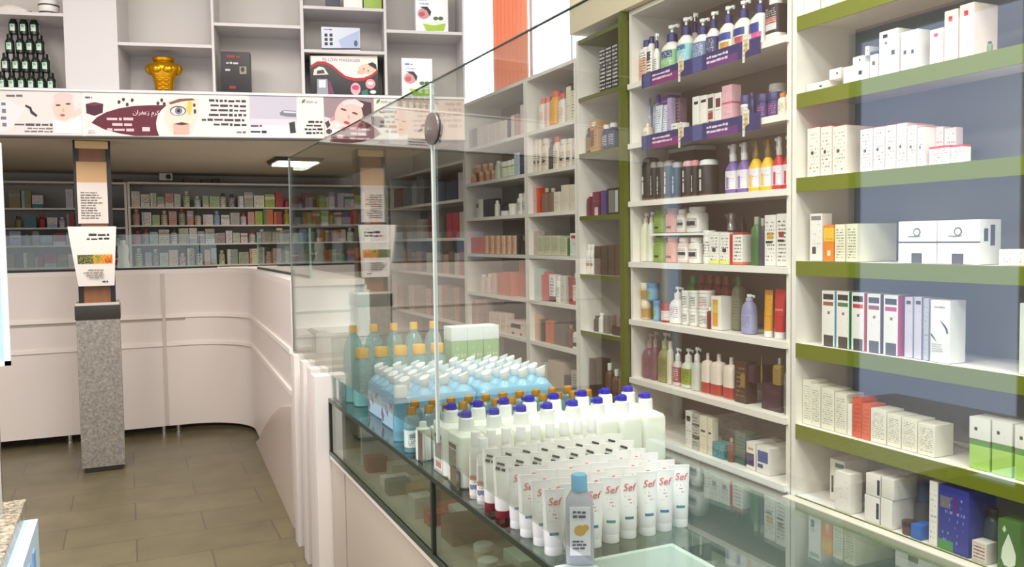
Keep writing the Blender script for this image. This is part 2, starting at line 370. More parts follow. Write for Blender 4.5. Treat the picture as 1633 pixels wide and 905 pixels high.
# darker sheet standing in for gloss on the side run, rising toward the shopper
sk = [(6.1, 0.0), (5.9, .06), (5.5, .22), (5.0, .4), (4.6, .52), (4.16, .6), (4.16, 0)]
mb = MB(); vs = []
def xs(y): return .715+(.80-.715)*(y-4.14)/(6.21-4.14)
for yy, zz in sk: vs += [(xs(yy)-.012, yy, zz), (xs(yy)+.005, yy, zz)]
nn = len(sk); fs = [tuple(2*i for i in range(nn)), tuple(2*i+1 for i in range(nn-1, -1, -1))]+[(2*i, 2*i+1, 2*((i+1) % nn)+1, 2*((i+1) % nn)) for i in range(nn)]
part('side_gloss_sheet', MB().add(vs, fs), mat((206, 192, 178), .35), t)
for x in (-1.6, -.402, .211, .311): part('foot', MB().loft([(0, .022, .022, 2, x, 6.67), (.012, .022, .022, 2, x, 6.67), (.014, .016, .016, 2, x, 6.67), (.08, .016, .016, 2, x, 6.67)], 14), CHROME, t)
part('end_panel', MB().box(.728, 1.09, 4.145, 4.16, .05, 1.184), mat((244, 244, 242), .4), t)
part('end_ledge', MB().box(.735, 1.085, 4.10, 4.144, .955, .985).box(.735, 1.085, 4.03, 4.144, .885, .90), mat((244, 244, 242), .4), t)
part('side_flap', bx(1.02, 1.085, 4.08, 4.10, .9, 1.16), mat((226, 232, 230), .4), t)
# fluted divider: four upright boards in a row
t = thing('fluted_divider', 'white fluted divider of four upright boards beside the display counter', 'divider')
for y, x in ((3.885, .677), (3.65, .674), (3.43, .664), (3.235, .640)): part('upright_board', bx(x, 1.3, y, y+.085, 0, .885, b=.004), mat((222, 213, 206), .4), t)
part('gap_shade_panel', bx(.75, 1.28, 3.24, 4.01, 0, .83), mat((150, 136, 124), .5), t)  # coloured darker to put shade into the gaps between the boards
# wedge stand on the low inner top
p = onZ(508, 560, .85)
t = thing('desk_stand', 'white wedge-shaped stand on the low white counter top', 'stand', (.87, 3.955, .8856))
part('stand_body', MB().prism([(-.09, 0), (.1, 0), (.1, .03), (-.03, .10), (-.09, .11)], -.07, .07, 'Y'), WHITE, t)
part('side_grip', MB().tube([(-.1, -.06, .008), (-.1, -.06, .1), (-.1, .05, .1)], .006), mat((190, 186, 180), .4), t)
# glass screens on the counters
GL = glassmat('clear_glass', (240, 244, 241), .052, pw=4.2)
GE = glassmat('glass_edge', (120, 160, 140), .1)
def pane(name, label, x0, x1, y0, y1, z0, z1, edge=True):
    o = thing(name, label, 'glass', ((x0+x1)/2, (y0+y1)/2, z0))
    w, d, h = (x1-x0)/2, (y1-y0)/2, z1-z0
    part('glass_sheet', bx(-w, w, -d, d, 0, h), GL, o, smooth=False)
    e = MB().box(-w, w, -d, d, h, h+.002)
    part('polished_edge', e, mat((70, 96, 84), .2), o, smooth=False)
    return o
pane('glass_screen', 'low glass screen along the back service counter', -2.5, .62, 6.70, 6.706, 1.215, 1.47)
o = pane('glass_screen', 'low glass screen along the curved side counter', .84, .846, 4.3, 6.14, 1.215, 1.47)
for q in (-.92, .92): part('edge_strip', bx(-.004, .006, q-.005, q+.005, 0, .255), mat((150, 190, 170), .2), o)
part('bottom_channel', bx(-1.56, 1.56, -.008, .008, -.0, .014), DARKM, bpy.data.objects['glass_screen'])
part('bottom_channel', bx(-.008, .008, -.92, .92, -.0, .014), DARKM, o)
# ------------------------------------------------------------------ near display counter with glass case
ZC, XF, XB, YF = .80, .69, 1.35, 3.22
t = thing('display_counter', 'long white counter with a framed glass display case on top', 'counter')
BEI = mat((186, 174, 158), .4)
part('base_cabinet', MB().box(XF+.02, XB, -.3, YF, .0, .58), BEI, t)
for a, b in ((-.3, .9), (.92, 2.0), (2.02, 3.0), (3.02, YF)): part('front_door', bx(XF+.004, XF+.02, a, b, .05, .565, b=.003), BEI, t)
part('case_floor', bx(XF, XB, -.3, YF, .58, .598), mat((186, 180, 164), .4), t)
GT = glassmat('counter_glass', (226, 233, 229), .085)
part('glass_top', bx(XF-.002, XB+.002, -.3, YF, ZC-.010, ZC), GT, t, smooth=False)
part('glass_front', bx(XF+.001, XF+.007, -.3, YF, .598, ZC-.010), GT, t, smooth=False)
part('back_panel', bx(XB-.014, XB-.004, -.3, YF, .598, ZC-.011), mat((150, 156, 146), .4), t)
part('end_glass', bx(XF+.008, XB-.016, YF-.008, YF-.002, .598, ZC-.011), GT, t, smooth=False)
part('bottom_rail', bx(XF-.005, XF+.004, -.3, YF, .583, .598), mat((58, 72, 66), .25, .3), t)
part('top_rail', MB().box(XF-.004, XF+.001, -.3, YF, ZC-.012, ZC+.001), mat((44, 58, 52), .25, .3), t)
for y in (2.02, YF-.012): part('upright_post', bx(XF-.005, XF+.005, y-.006, y+.006, .599, ZC-.0125), mat((40, 46, 42), .3), t)
part('inner_divider', bx(XF+.05, XF+.3, 2.93, 2.95, .6, ZC-.03), mat((220, 222, 224), .4), t)
# tall glass on the counter front
XG = .70
o = pane('tall_glass_screen', 'tall glass screen standing on the far half of the display counter', XG, XG+.006, 2.005, 4.02, .8875, 1.79)
for q in (-1.0055, 1.0055): part('joint_edge', bx(-.005, .005, q-.002, q+.002, 0, .9), mat((214, 220, 218) if q < 0 else (120, 128, 122), .2), o)
for q in (.1, -.87): part('standoff', bx(-.004, .004, q-.02, q+.02, -.087, 0), CHROME, o)
part('top_border', bx(XF-.002, XF+.02, -.3, YF, .566, .5795), mat((236, 228, 216), .4), bpy.data.objects['display_counter'])
o = pane('tall_glass_screen', 'tall glass screen standing on the near half of the display counter', XG, XG+.006, .15, 1.995, ZC+.052, 1.79)
for q in (.82, -.87): part('standoff', bx(-.004, .004, q-.02, q+.02, -.0515, 0), CHROME, o)
p = onX(685, 207, XG)
t = thing('glass_clamp', 'round dark metal clamp joining two tall glass screens', 'clamp', (XG+.003, 2.0, p[2]))
for s in (-1, 1):
    mb = MB(); n = 24
    vs = [(s*q, .05*math.cos(2*math.pi*i/n), .04*math.sin(2*math.pi*i/n)*.98) for q in (.003, .007) for i in range(n)]
    vs += [(s*.010, .036*math.cos(2*math.pi*i/n), .029*math.sin(2*math.pi*i/n)) for i in range(n)]
    mb.add(vs, [(i, (i+1) % n, n+(i+1) % n, n+i) for i in range(n)]+[(n+i, n+(i+1) % n, 2*n+(i+1) % n, 2*n+i) for i in range(n)]+[tuple(range(2*n, 3*n)), tuple(range(n-1, -1, -1))])
    part('clamp_disc', mb, mat((128, 118, 114), .3, .5), t)
part('clamp_pin', MB().box(-.014, .014, -.004, .004, -.004, .004), CHROME, t)
# low glass end panel at the far end of the counter
pane('glass_end_panel', 'low glass panel across the far end of the display counter', XF+.012, XB, YF-.012, YF-.006, ZC, 1.03)
# ------------------------------------------------------------------ left edge: desk and screen
t = thing('reception_desk', 'desk corner with granite top and pale blue side panel', 'desk', (-.85, 2.2, 0))
part('desk_top', bx(-.65, .59, -.55, .33, .70, .735, b=.004), speckle((70, 62, 54), (150, 138, 120), (206, 196, 176), 60, .3, 'desk_granite'), t)
part('side_panel', bx(.5, .62, -.5, .27, 0, .695), mat((196, 222, 240), .35), t)
part('front_panel', bx(-.6, .5, .2, .24, 0, .7), mat((200, 214, 226), .4), t)
part('blue_stripe', MB().box(.62, .624, .0, .03, .05, .66).box(.62, .624, .1, .14, .05, .66), mat((120, 160, 210), .4), t)
p0, p1 = onY(10, 235, 2.42), onY(17, 583, 2.42)
t = thing('acrylic_screen', 'pale blue acrylic screen with white border over the desk', 'screen', (p1[0]-.30, 2.42, .735))
part('screen_panel', bx(.24, .288, -.004, .004, p1[2]-.735+.012, p0[2]-.735+.01), mat((176, 208, 246), .3), t)
part('screen_border', MB().box(.288, .301, -.006, .006, p1[2]-.735, p0[2]-.735+.01).box(.24, .301, -.006, .006, p1[2]-.735, p1[2]-.735+.012), mat((244, 244, 246), .4), t)
part('support_post', MB().box(.25, .27, -.012, .012, 0, p1[2]-.735), CHROME, t)
# ------------------------------------------------------------------ shelving along the right wall
XS, XW = 2.40, 2.72
def unit(name, label, y0, y1, zs, top, t_side=.022, sidem=None, edgem=None, edge_h=.022, base=True, lip=.0, backm=None, xs=XS, left=True, right=True, z_bot=.0):
    t = thing(name, label, 'shelving', (xs, (y0+y1)/2, 0)); hy = (y1-y0)/2; sidem = sidem or SHELFW; dx = XW-xs
    for s, on in ((-1, right), (1, left)):
        if on: part('side_panel', bx(0, dx, s*hy-(t_side if s > 0 else 0), s*hy+(t_side if s < 0 else 0), z_bot, top), sidem, t)
    a, b = -hy+(t_side if right else 0), hy-(t_side if left else 0)
    part('back_panel', bx(dx-.012, dx, a, b, .1, top), backm or SHELFIN, t)
    for z in zs:
        part('shelf', bx(.006, dx-.013, a+.0005, b-.0005, z-.022, z), SHELFW, t)
        part('shelf_edge', bx(-lip, .006, a-(.012 if lip else -.0005), b+(.012 if lip else -.0005), z-edge_h, z+.001), edgem or SHELFW, t)
    part('top_board', bx(0, dx-.012, a, b, top-.022, top), sidem if edgem is None else edgem, t)
    if base:
        zb = zs[-1]
        part('base_cabinet', bx(.02, dx-.013, a+.001, b-.001, .06, zb-.023), SHELFW, t)
        n = max(1, round((b-a)/.5))
        for i in range(n):
            ya, yb = a+(b-a)*i/n+.004, a+(b-a)*(i+1)/n-.004
            dd = part('cabinet_door', bx(.004, .02, ya, yb, .07, zb-.03, b=.002), SHELFW, t)
            part('door_handle', bx(-.012, .004, yb-.05, yb-.04, zb-.16, zb-.08), CHROME, dd)
    return t
Z3 = [2.185, 1.88, 1.584, 1.272, .972, .666, .39]
Z4 = [2.245, 1.948, 1.622, 1.297, .972, .648, .36]
Z2 = [2.09, 1.826, 1.563, 1.293, 1.0, .733, .40]
ZN = [2.2, 1.882, 1.525, 1.19, .862, .45]
Z1 = [1.72, 1.415, 1.117, .736, .40]
unit('corner_shelving', 'dim white shelving in the corner under the mezzanine', 6.14, 8.17, Z1, 2.02)
unit('pale_shelving', 'pale shelving bay under the window with orange jars', 5.03, 6.13, Z2, 2.44)
unit('pale_shelving', 'pale shelving bay beside the narrow green column', 4.345, 5.02, Z2, 2.44)
GD = mat((96, 104, 24), .5)
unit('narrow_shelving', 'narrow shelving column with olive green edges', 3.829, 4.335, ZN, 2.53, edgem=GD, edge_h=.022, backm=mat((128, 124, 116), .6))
o = part('green_post', bx(2.368, 2.399, 3.782, 3.826, 0, 2.56), mat((92, 100, 12), .45)); tag(o, 'olive green upright post beside the wide white shelves', 'post')
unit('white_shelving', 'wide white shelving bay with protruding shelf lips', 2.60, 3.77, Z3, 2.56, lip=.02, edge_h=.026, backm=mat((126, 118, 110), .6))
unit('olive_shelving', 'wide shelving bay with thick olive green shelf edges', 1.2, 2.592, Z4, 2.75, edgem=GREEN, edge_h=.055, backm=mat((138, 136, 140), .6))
o = part('fascia_panel', MB().box(2.36, 2.74, 2.6, 4.34, 2.565, 3.2, b=.004), mat((240, 226, 192), .5)); tag(o, 'cream fascia panel above the wide white shelves', 'panel')
o = part('ledge_board', MB().box(2.355, 2.398, 1.2, 2.594, .325, .359, b=.003), mat((240, 230, 218), .4)); tag(o, 'white ledge board below the olive-edged shelves', 'ledge')
# ------------------------------------------------------------------ product kinds (front faces local -Y, base at z=0, centred)
_mc = {}
def cached(key, fn):
    k = tuple(round(x, 3) if isinstance(x, float) else x for x in key)
    if k not in _mc: _mc[k] = fn()
    return _mc[k]
def k_box(w, d, h, body, **o):
    return [('body', cached(('box', w, d, h, body.name), lambda: MB().box(-w/2, w/2, -d/2, d/2, 0, h, b=min(.0025, w*.06)).mesh('box_body', body)))]
def k_flap(w, d, h, body, lid=None, lidh=.3, **o):
    lid = lid or body; z = h*(1-lidh)
    return [('body', cached(('fb', w, d, h, body.name, lidh), lambda: MB().box(-w/2, w/2, -d/2, d/2, 0, z, b=.0015).mesh('carton_body', body))),
            ('lid', cached(('fl', w, d, h, lid.name, lidh), lambda: MB().box(-w/2-.0008, w/2+.0008, -d/2-.0008, d/2+.0008, z, h, b=.0015).mesh('carton_lid', lid)))]
def k_bottle(w, d, h, body, cap, label=None, shoulder=.74, neck=.42, p=3.2, caph=.16, capw=.45, lab=(.12, .62), flip=False, **o):
    rx, ry = w/2, d/2; hb = h*(1-caph); zs = h*shoulder*(1-caph)/.84
    if zs > hb*.93: zs = hb*.93
    def body_():
        mb = MB().loft([(0, rx*.9, ry*.9, p), (h*.015, rx, ry, p), (zs*.7, rx, ry, p), (zs, rx*.96, ry*.96, p), (zs+(hb-zs)*.55, rx*.74, ry*.78, max(2, p*.8)), (hb*.985, rx*neck, min(ry, rx)*neck*1.05, 2), (hb, rx*neck, min(ry, rx)*neck*1.05, 2)], 20)
        return mb.mesh('bottle_body', body)
    rc = rx*capw; rcy = min(rc, ry*.95)
    def cap_():
        mb = MB().loft([(hb-.001, rc, rcy, 2), (h*.985, rc*.97, rcy*.97, 2), (h, rc*.88, rcy*.88, 2)], 18)
        if flip: mb.box(-rc*.5, rc*.5, -rcy*1.15, -rcy*.7, hb+(h-hb)*.45, hb+(h-hb)*.9)
        return mb.mesh('cap', cap)
    r = [('body', cached(('bb', w, d, h, body.name, shoulder, neck, p, caph), body_)), ('cap', cached(('bc', w, d, h, cap.name, capw, caph, flip), cap_))]
    if label: r.append(('label', cached(('bl', w, d, h, label.name, lab, p), lambda: MB().band(h*lab[0], h*lab[1], rx, ry, p).mesh('label', label))))
    return r
def k_pump(w, d, h, body, cap, label=None, bh=.68, p=2.6, lab=(.1, .5), nozzle=None, sl=.55, **o):
    """lotion bottle with a pump head"""
    rx, ry = w/2, d/2; hb = h*bh; nz = nozzle or mat((240, 240, 240), .35)
    def body_():
        return MB().loft([(0, rx*.88, ry*.88, p), (h*.015, rx, ry, p), (hb*.7, rx*.97, ry*.97, p), (hb*.86, rx*.84, ry*.86, p), (hb*.95, rx*.55, ry*.6, 2), (hb, rx*.36, rx*.36, 2)], 20).mesh('bottle_body', body)
    rc = rx*.46
    def cap_(): return MB().loft([(hb-.001, rc, rc, 2), (hb+(h-hb)*.45, rc*.95, rc*.95, 2), (hb+(h-hb)*.5, rc*.55, rc*.55, 2), (hb+(h-hb)*.56, rc*.4, rc*.4, 2)], 16).mesh('collar', cap)
    def pump_():
        z0 = hb+(h-hb)*.55
        mb = MB().loft([(z0, rc*.28, rc*.28, 2), (h*.94, rc*.28, rc*.28, 2)], 10)
        mb.loft([(h*.93, rc*.62, rc*.62, 2), (h*.99, rc*.7, rc*.7, 2), (h, rc*.55, rc*.55, 2)], 14)
        mb.box(-rc*.2, rx*sl*1.6, -rc*.25, rc*.25, h*.945, h*.985, b=.001)
        mb.box(rx*sl*1.6-rc*.3, rx*sl*1.6, -rc*.2, rc*.2, h*.915, h*.95)
        return mb.mesh('pump_head', nz)
    r = [('body', cached(('pb', w, d, h, body.name, bh, p), body_)), ('collar', cached(('pc', w, h, cap.name, bh), cap_)), ('pump_head', cached(('pp', w, h, nz.name, bh, sl), pump_))]
    if label: r.append(('label', cached(('pl', w, d, h, label.name, lab, p), lambda: MB().band(h*lab[0], h*lab[1], rx, ry, p).mesh('label', label))))
    return r
def k_spray(w, d, h, body, cap, label=None, **o):
    """trigger or finger sprayer bottle"""
    rx, ry = w/2, d/2; hb = h*.66
    def body_(): return MB().loft([(0, rx*.9, ry*.9, 2.4), (h*.015, rx, ry, 2.4), (hb*.72, rx, ry, 2.4), (hb*.9, rx*.66, ry*.7, 2), (hb, rx*.36, rx*.36, 2)], 20).mesh('bottle_body', body)
    def cap_():
        mb = MB().loft([(hb-.001, rx*.45, rx*.45, 2), (hb+(h-hb)*.35, rx*.42, rx*.42, 2), (hb+(h-hb)*.5, rx*.3, rx*.3, 2), (h*.93, rx*.33, rx*.33, 2), (h, rx*.26, rx*.26, 2)], 16)
        mb.prism([(-rx*.3, h*.9), (rx*.3, h*.9), (rx*.32, h*.985), (-rx*.75, h*.985), (-rx*.8, h*.94)], -rx*.2, rx*.2, 'Y')
        mb.prism([(-rx*.5, h*.9), (-rx*.38, h*.9), (-rx*.55, h*.76), (-rx*.68, h*.77)], -rx*.1, rx*.1, 'Y')
        return mb.mesh('trigger_head', cap)
    r = [('body', cached(('sb', w, d, h, body.name), body_)), ('trigger_head', cached(('sc', w, h, cap.name), cap_))]
    if label: r.append(('label', cached(('sl', w, d, h, label.name), lambda: MB().band(h*.06, h*.46, rx, ry, 2.4).mesh('label', label))))
    return r
def k_can(w, d, h, body, cap, label=None, caph=.16, **o):
    r_ = w/2; z = h*(1-caph)
    def body_(): return MB().loft([(0, r_*.9, r_*.9, 2), (h*.012, r_, r_, 2), (z*.97, r_, r_, 2), (z, r_*.93, r_*.93, 2)], 20).mesh('can_body', body)
    def cap_(): return MB().loft([(z, r_*.94, r_*.94, 2), (h*.94, r_*.92, r_*.92, 2), (h*.98, r_*.8, r_*.8, 2), (h, r_*.5, r_*.5, 2)], 20).mesh('cap', cap)
    return [('body', cached(('cb', w, h, body.name, caph), body_)), ('cap', cached(('cc', w, h, cap.name, caph), cap_))]
def k_jar(w, d, h, body, cap, label=None, lidh=.3, **o):
    r_ = w/2; z = h*(1-lidh)
    def body_(): return MB().loft([(0, r_*.86, r_*.86, 2), (h*.04, r_*.93, r_*.93, 2), (z*.92, r_*.96, r_*.96, 2), (z, r_*.9, r_*.9, 2)], 22).mesh('jar_body', body)
    def cap_(): return MB().loft([(z-.001, r_, r_, 2), (h*.97, r_, r_, 2), (h, r_*.93, r_*.93, 2)], 22).mesh('lid', cap)
    r = [('body', cached(('jb', w, h, body.name, lidh), body_)), ('lid', cached(('jc', w, h, cap.name, lidh), cap_))]
    if label: r.append(('label', cached(('jl', w, h, label.name, lidh), lambda: MB().band(h*.1, z*.85, r_*.96, r_*.96, 2).mesh('label', label))))
    return r
def k_tube(w, d, h, body, cap, label=None, caph=.13, **o):
    """squeeze tube standing on its cap, flattening to a crimped end at the top"""
    rx, ry = w/2, d/2; z = h*caph
    def body_(): return MB().loft([(z-.001, rx*.78, ry*.92, 2), (z+h*.02, rx*.84, ry, 2), (h*.45, rx*.9, ry*.8, 2.2), (h*.8, rx*.97, ry*.38, 2.4), (h*.93, rx, ry*.09, 3), (h, rx, ry*.07, 4)], 22).mesh('tube_body', body)
    def cap_(): return MB().loft([(0, rx*.8, ry*.98, 2), (z*.1, rx*.82, ry, 2), (z, rx*.8, ry*.98, 2)], 20).mesh('cap', cap)
    return [('body', cached(('tb', w, d, h, body.name, caph), body_)), ('cap', cached(('tc', w, d, h, cap.name, caph), cap_))]
KINDS = {'box': (k_box, 'product_box', 'box'), 'flap': (k_flap, 'lidded_carton', 'carton'), 'bottle': (k_bottle, 'cosmetic_bottle', 'bottle'), 'pump': (k_pump, 'pump_bottle', 'bottle'),
         'spray': (k_spray, 'spray_bottle', 'bottle'), 'can': (k_can, 'spray_can', 'can'), 'jar': (k_jar, 'cream_jar', 'jar'), 'tube': (k_tube, 'cosmetic_tube', 'tube')}
def make(kind, w, d, h, st, label, loc, rz, group, name=None, parts=True, extra=None):
    fn, nm, cat = KINDS[kind]
    ps = fn(w, d, h, **{k: v for k, v in st.items() if k not in ('desc', 'kind', 'dep', 'name', 'extra')})
    nm = st.get('name') or name or nm
    if len(ps) == 1 and not extra:
        return tag(obj(nm, ps[0][1], None, loc, rz), label, cat, group)
    t = tag(obj(nm, None, None, loc, rz), label, cat, group)
    for pn, me in ps: obj(pn, me, t)
    if extra: extra(t, w, d, h)
    return t
ORD = ['', 'first', 'second', 'third', 'fourth', 'fifth', 'sixth', 'seventh', 'eighth', 'ninth', 'tenth', 'eleventh', 'twelfth', 'thirteenth', 'fourteenth', 'fifteenth', 'sixteenth', 'seventeenth', 'eighteenth', 'nineteenth', 'twentieth']
ORD += ['twenty-'+o for o in ORD[1:10]]+['thirtieth']+['thirty-'+o for o in ORD[1:10]]
def labelled(recs, where):
    """recs: list of (order, style, builder(label, group)); gives every one a label of its own"""
    cnt = {}; seen = {}
    for o, st, b in recs: cnt[st['desc']] = cnt.get(st['desc'], 0)+1
    for o, st, b in sorted(recs, key=lambda r: r[0]):
        k = st['desc']; seen[k] = seen.get(k, 0)+1
        if cnt[k] == 1: b(f"{k} on {where}", None)
        elif seen[k] == cnt[k] and cnt[k] > 2: b(f"{k}, last to right on {where}", f"{k} on {where}")
        else: b(f"{k}, {ORD[seen[k]]} from left on {where}", f"{k} on {where}")
BOUNDS = {'wide white': (2.625, 3.745), 'olive-edged': (1.225, 2.567), 'far pale': (5.055, 6.105), 'near pale': (4.37, 4.995), 'narrow green': (3.825, 4.31), 'dim corner': (6.165, 8.145)}
def row(where, z, items, X=2.435, dmax=.2):
    """items on a shelf of the right-hand wall: (px0, px1, ytop, style[, n][, opts]) in photograph pixels"""
    recs = []; J = []; z += .0016
    for it in items:
        x0, x1, yt, st = it[:4]; n = 1; op = {}
        for e in it[4:]:
            if isinstance(e, dict): op = e
            else: n = e
        Xi = X+op.get('back', 0.0); zz = z
        ym = onX_y_of(z, x0, Xi)
        Y0, Y1 = yat(x0, z, Xi), yat(x1, z, Xi)
        if 'yb' in op: zz = max(z, onX((x0+x1)/2, op['yb'], Xi)[2])
        if 'zb' in op: zz = z+op['zb']
        ytop = onX((x0+x1)/2, yt, Xi)[2]
        h = max(.03, ytop-zz)
        for i in range(n):
            a = Y0+(Y1-Y0)*i/n; b = Y0+(Y1-Y0)*(i+1)/n
            w = abs(a-b)*.97; d = min(op.get('d', st.get('dep', w*.8)), dmax, XW-.03-Xi)
            if st['kind'] in ('can', 'jar'): d = w
            if st['kind'] in ('pump', 'spray', 'bottle'): d = min(d, w)
            hh = h; yc = (a+b)/2
            for bn, (ya, yb) in BOUNDS.items():
                if bn in where: yc = min(max(yc, ya+w/2), yb-w/2)
            J.append(dict(o=x0+(x1-x0)*(i+.5)/n, st=st, w=w, d=d, h=hh, x=Xi, y=yc, z=zz))
    for _ in range(30):
        for i, a in enumerate(J):
            for b in J[i+1:]:
                if a['x']+a['d'] <= b['x'] or b['x']+b['d'] <= a['x'] or a['z']+a['h'] <= b['z'] or b['z']+b['h'] <= a['z']: continue
                ov = (a['w']+b['w'])/2-abs(a['y']-b['y'])
                if ov <= -.0004: continue
                ov += .0008; sg = 1 if a['y'] > b['y'] else -1
                a['w'] -= ov/2; b['w'] -= ov/2; a['y'] += sg*ov/4; b['y'] -= sg*ov/4
    for a in J:
        for bn, (ya, yb) in BOUNDS.items():
            if bn in where: a['y'] = min(max(a['y'], ya+a['w']/2), yb-a['w']/2)
        st = a['st']; rd = st['kind'] in ('can', 'jar'); d = a['w'] if rd else (min(a['d'], a['w']) if st['kind'] in ('pump', 'spray', 'bottle') else a['d'])
        recs.append((a['o'], st, lambda L, G, st=st, a=a, d=d: make(st['kind'], a['w'], d, a['h'], st, L, (a['x']+d/2, a['y'], a['z']), -math.pi/2, G, extra=st.get('extra'))))
    labelled(recs, where)
def yat(px, z, X):
    lo, hi = -300.0, 1600.0
    for _ in range(40):
        m = (lo+hi)/2
        if onX(px, m, X)[2] > z: lo = m
        else: hi = m
    return onX(px, m, X)[1]
def onX_y_of(z, px, X): return 0
def S(kind, desc, **o): o['kind'] = kind; o['desc'] = desc; return o
P_ = lambda c, r=.35: mat(c, r)
Wt = (236, 232, 226); Cr = (232, 222, 200); Nv = (40, 42, 110); Bk = (30, 30, 32); Rd = (196, 40, 44); Pk = (226, 170, 176)
DK = (60, 56, 60)
# ------------------------------------------------------------------ wide white bay
wb = 'of wide white bay'
lot = lambda desc, lab, cap=P_(Nv): S('pump', desc, body=P_(Wt), cap=cap, label=lab)
row('top shelf '+wb, Z3[0], [
 (1003, 1022, 68, S('bottle', 'white bottle with peach lower label', body=P_(Wt), cap=P_(Nv), label=pm((226, 176, 146), DK, 8, .5, [(0, 1, .7, 1, Wt)]), neck=.6, capw=.6, lab=(.08, .78))),
 (1023, 1038, 59, S('bottle', 'slim white bottle with blue cap', body=P_(Wt), cap=P_(Nv), label=pm(Wt, DK, 6, .6, [(.2, .8, .55, .85, (80, 70, 110))]), neck=.6, capw=.6, lab=(.1, .75))),
 (1039, 1047, 53, S('pump', 'narrow white pump bottle', body=P_(Wt), cap=P_(Nv), label=pm(Wt, DK, 7, .6))),
 (1048, 1071, 39, lot('pump lotion bottle with green label', pm((140, 190, 130), (235, 240, 235), 8, .45, [(.1, .9, .62, .95, (36, 60, 130))]))),
 (1074, 1094, 27, lot('pump lotion bottle with aqua label', pm((142, 200, 206), (240, 245, 245), 7, .4, [(.15, .85, .75, .95, (50, 100, 150))]))),
 (1097, 1108, 20, S('pump', 'small white pump bottle set back', body=P_(Wt), cap=P_(Nv)), {'back': .08}),
 (1099, 1121, 29, lot('pump lotion bottle with slate blue label', pm((96, 120, 160), (220, 225, 235), 8, .5, [(.1, .9, .04, .16, (170, 70, 80))]))),
 (1122, 1138, 18, lot('pump lotion bottle with navy label', pm((44, 50, 100), (220, 220, 230), 8, .45))),
 (1141, 1162, 9, lot('pump lotion bottle with amber picture label', pm((232, 226, 214), DK, 8, .4, [(.1, .95, .6, .95, (40, 70, 150)), (.35, .9, .1, .5, (206, 150, 70))]))),
 (1164, 1187, 0, lot('pump lotion bottle with red picture label', pm((234, 224, 214), DK, 8, .4, [(.1, .9, .6, .95, (36, 60, 140)), (.3, .9, .2, .55, (190, 80, 90)), (0, .4, 0, .3, (226, 180, 140))]))),
 (1189, 1214, -8, lot('pump lotion bottle with pink picture label', pm(Wt, DK, 8, .4, [(.05, .8, .5, .95, (40, 60, 150)), (.35, .9, .1, .5, (220, 90, 150))]))),
 (1217, 1239, -4, S('bottle', 'white bottle with large black label', body=P_(Wt), cap=P_(Wt), label=pm((40, 36, 40), (190, 186, 186), 9, .5, [(.1, .9, .36, .55, (190, 90, 80)), (.15, .9, .12, .34, (214, 214, 214))]), p=4, neck=.7, capw=.7, lab=(.22, .84))),
])
jarN = S('jar', 'navy jar with red label', body=P_((40, 44, 110)), cap=P_((44, 44, 104)), label=pm((60, 50, 120), (220, 120, 120), 4, .5))
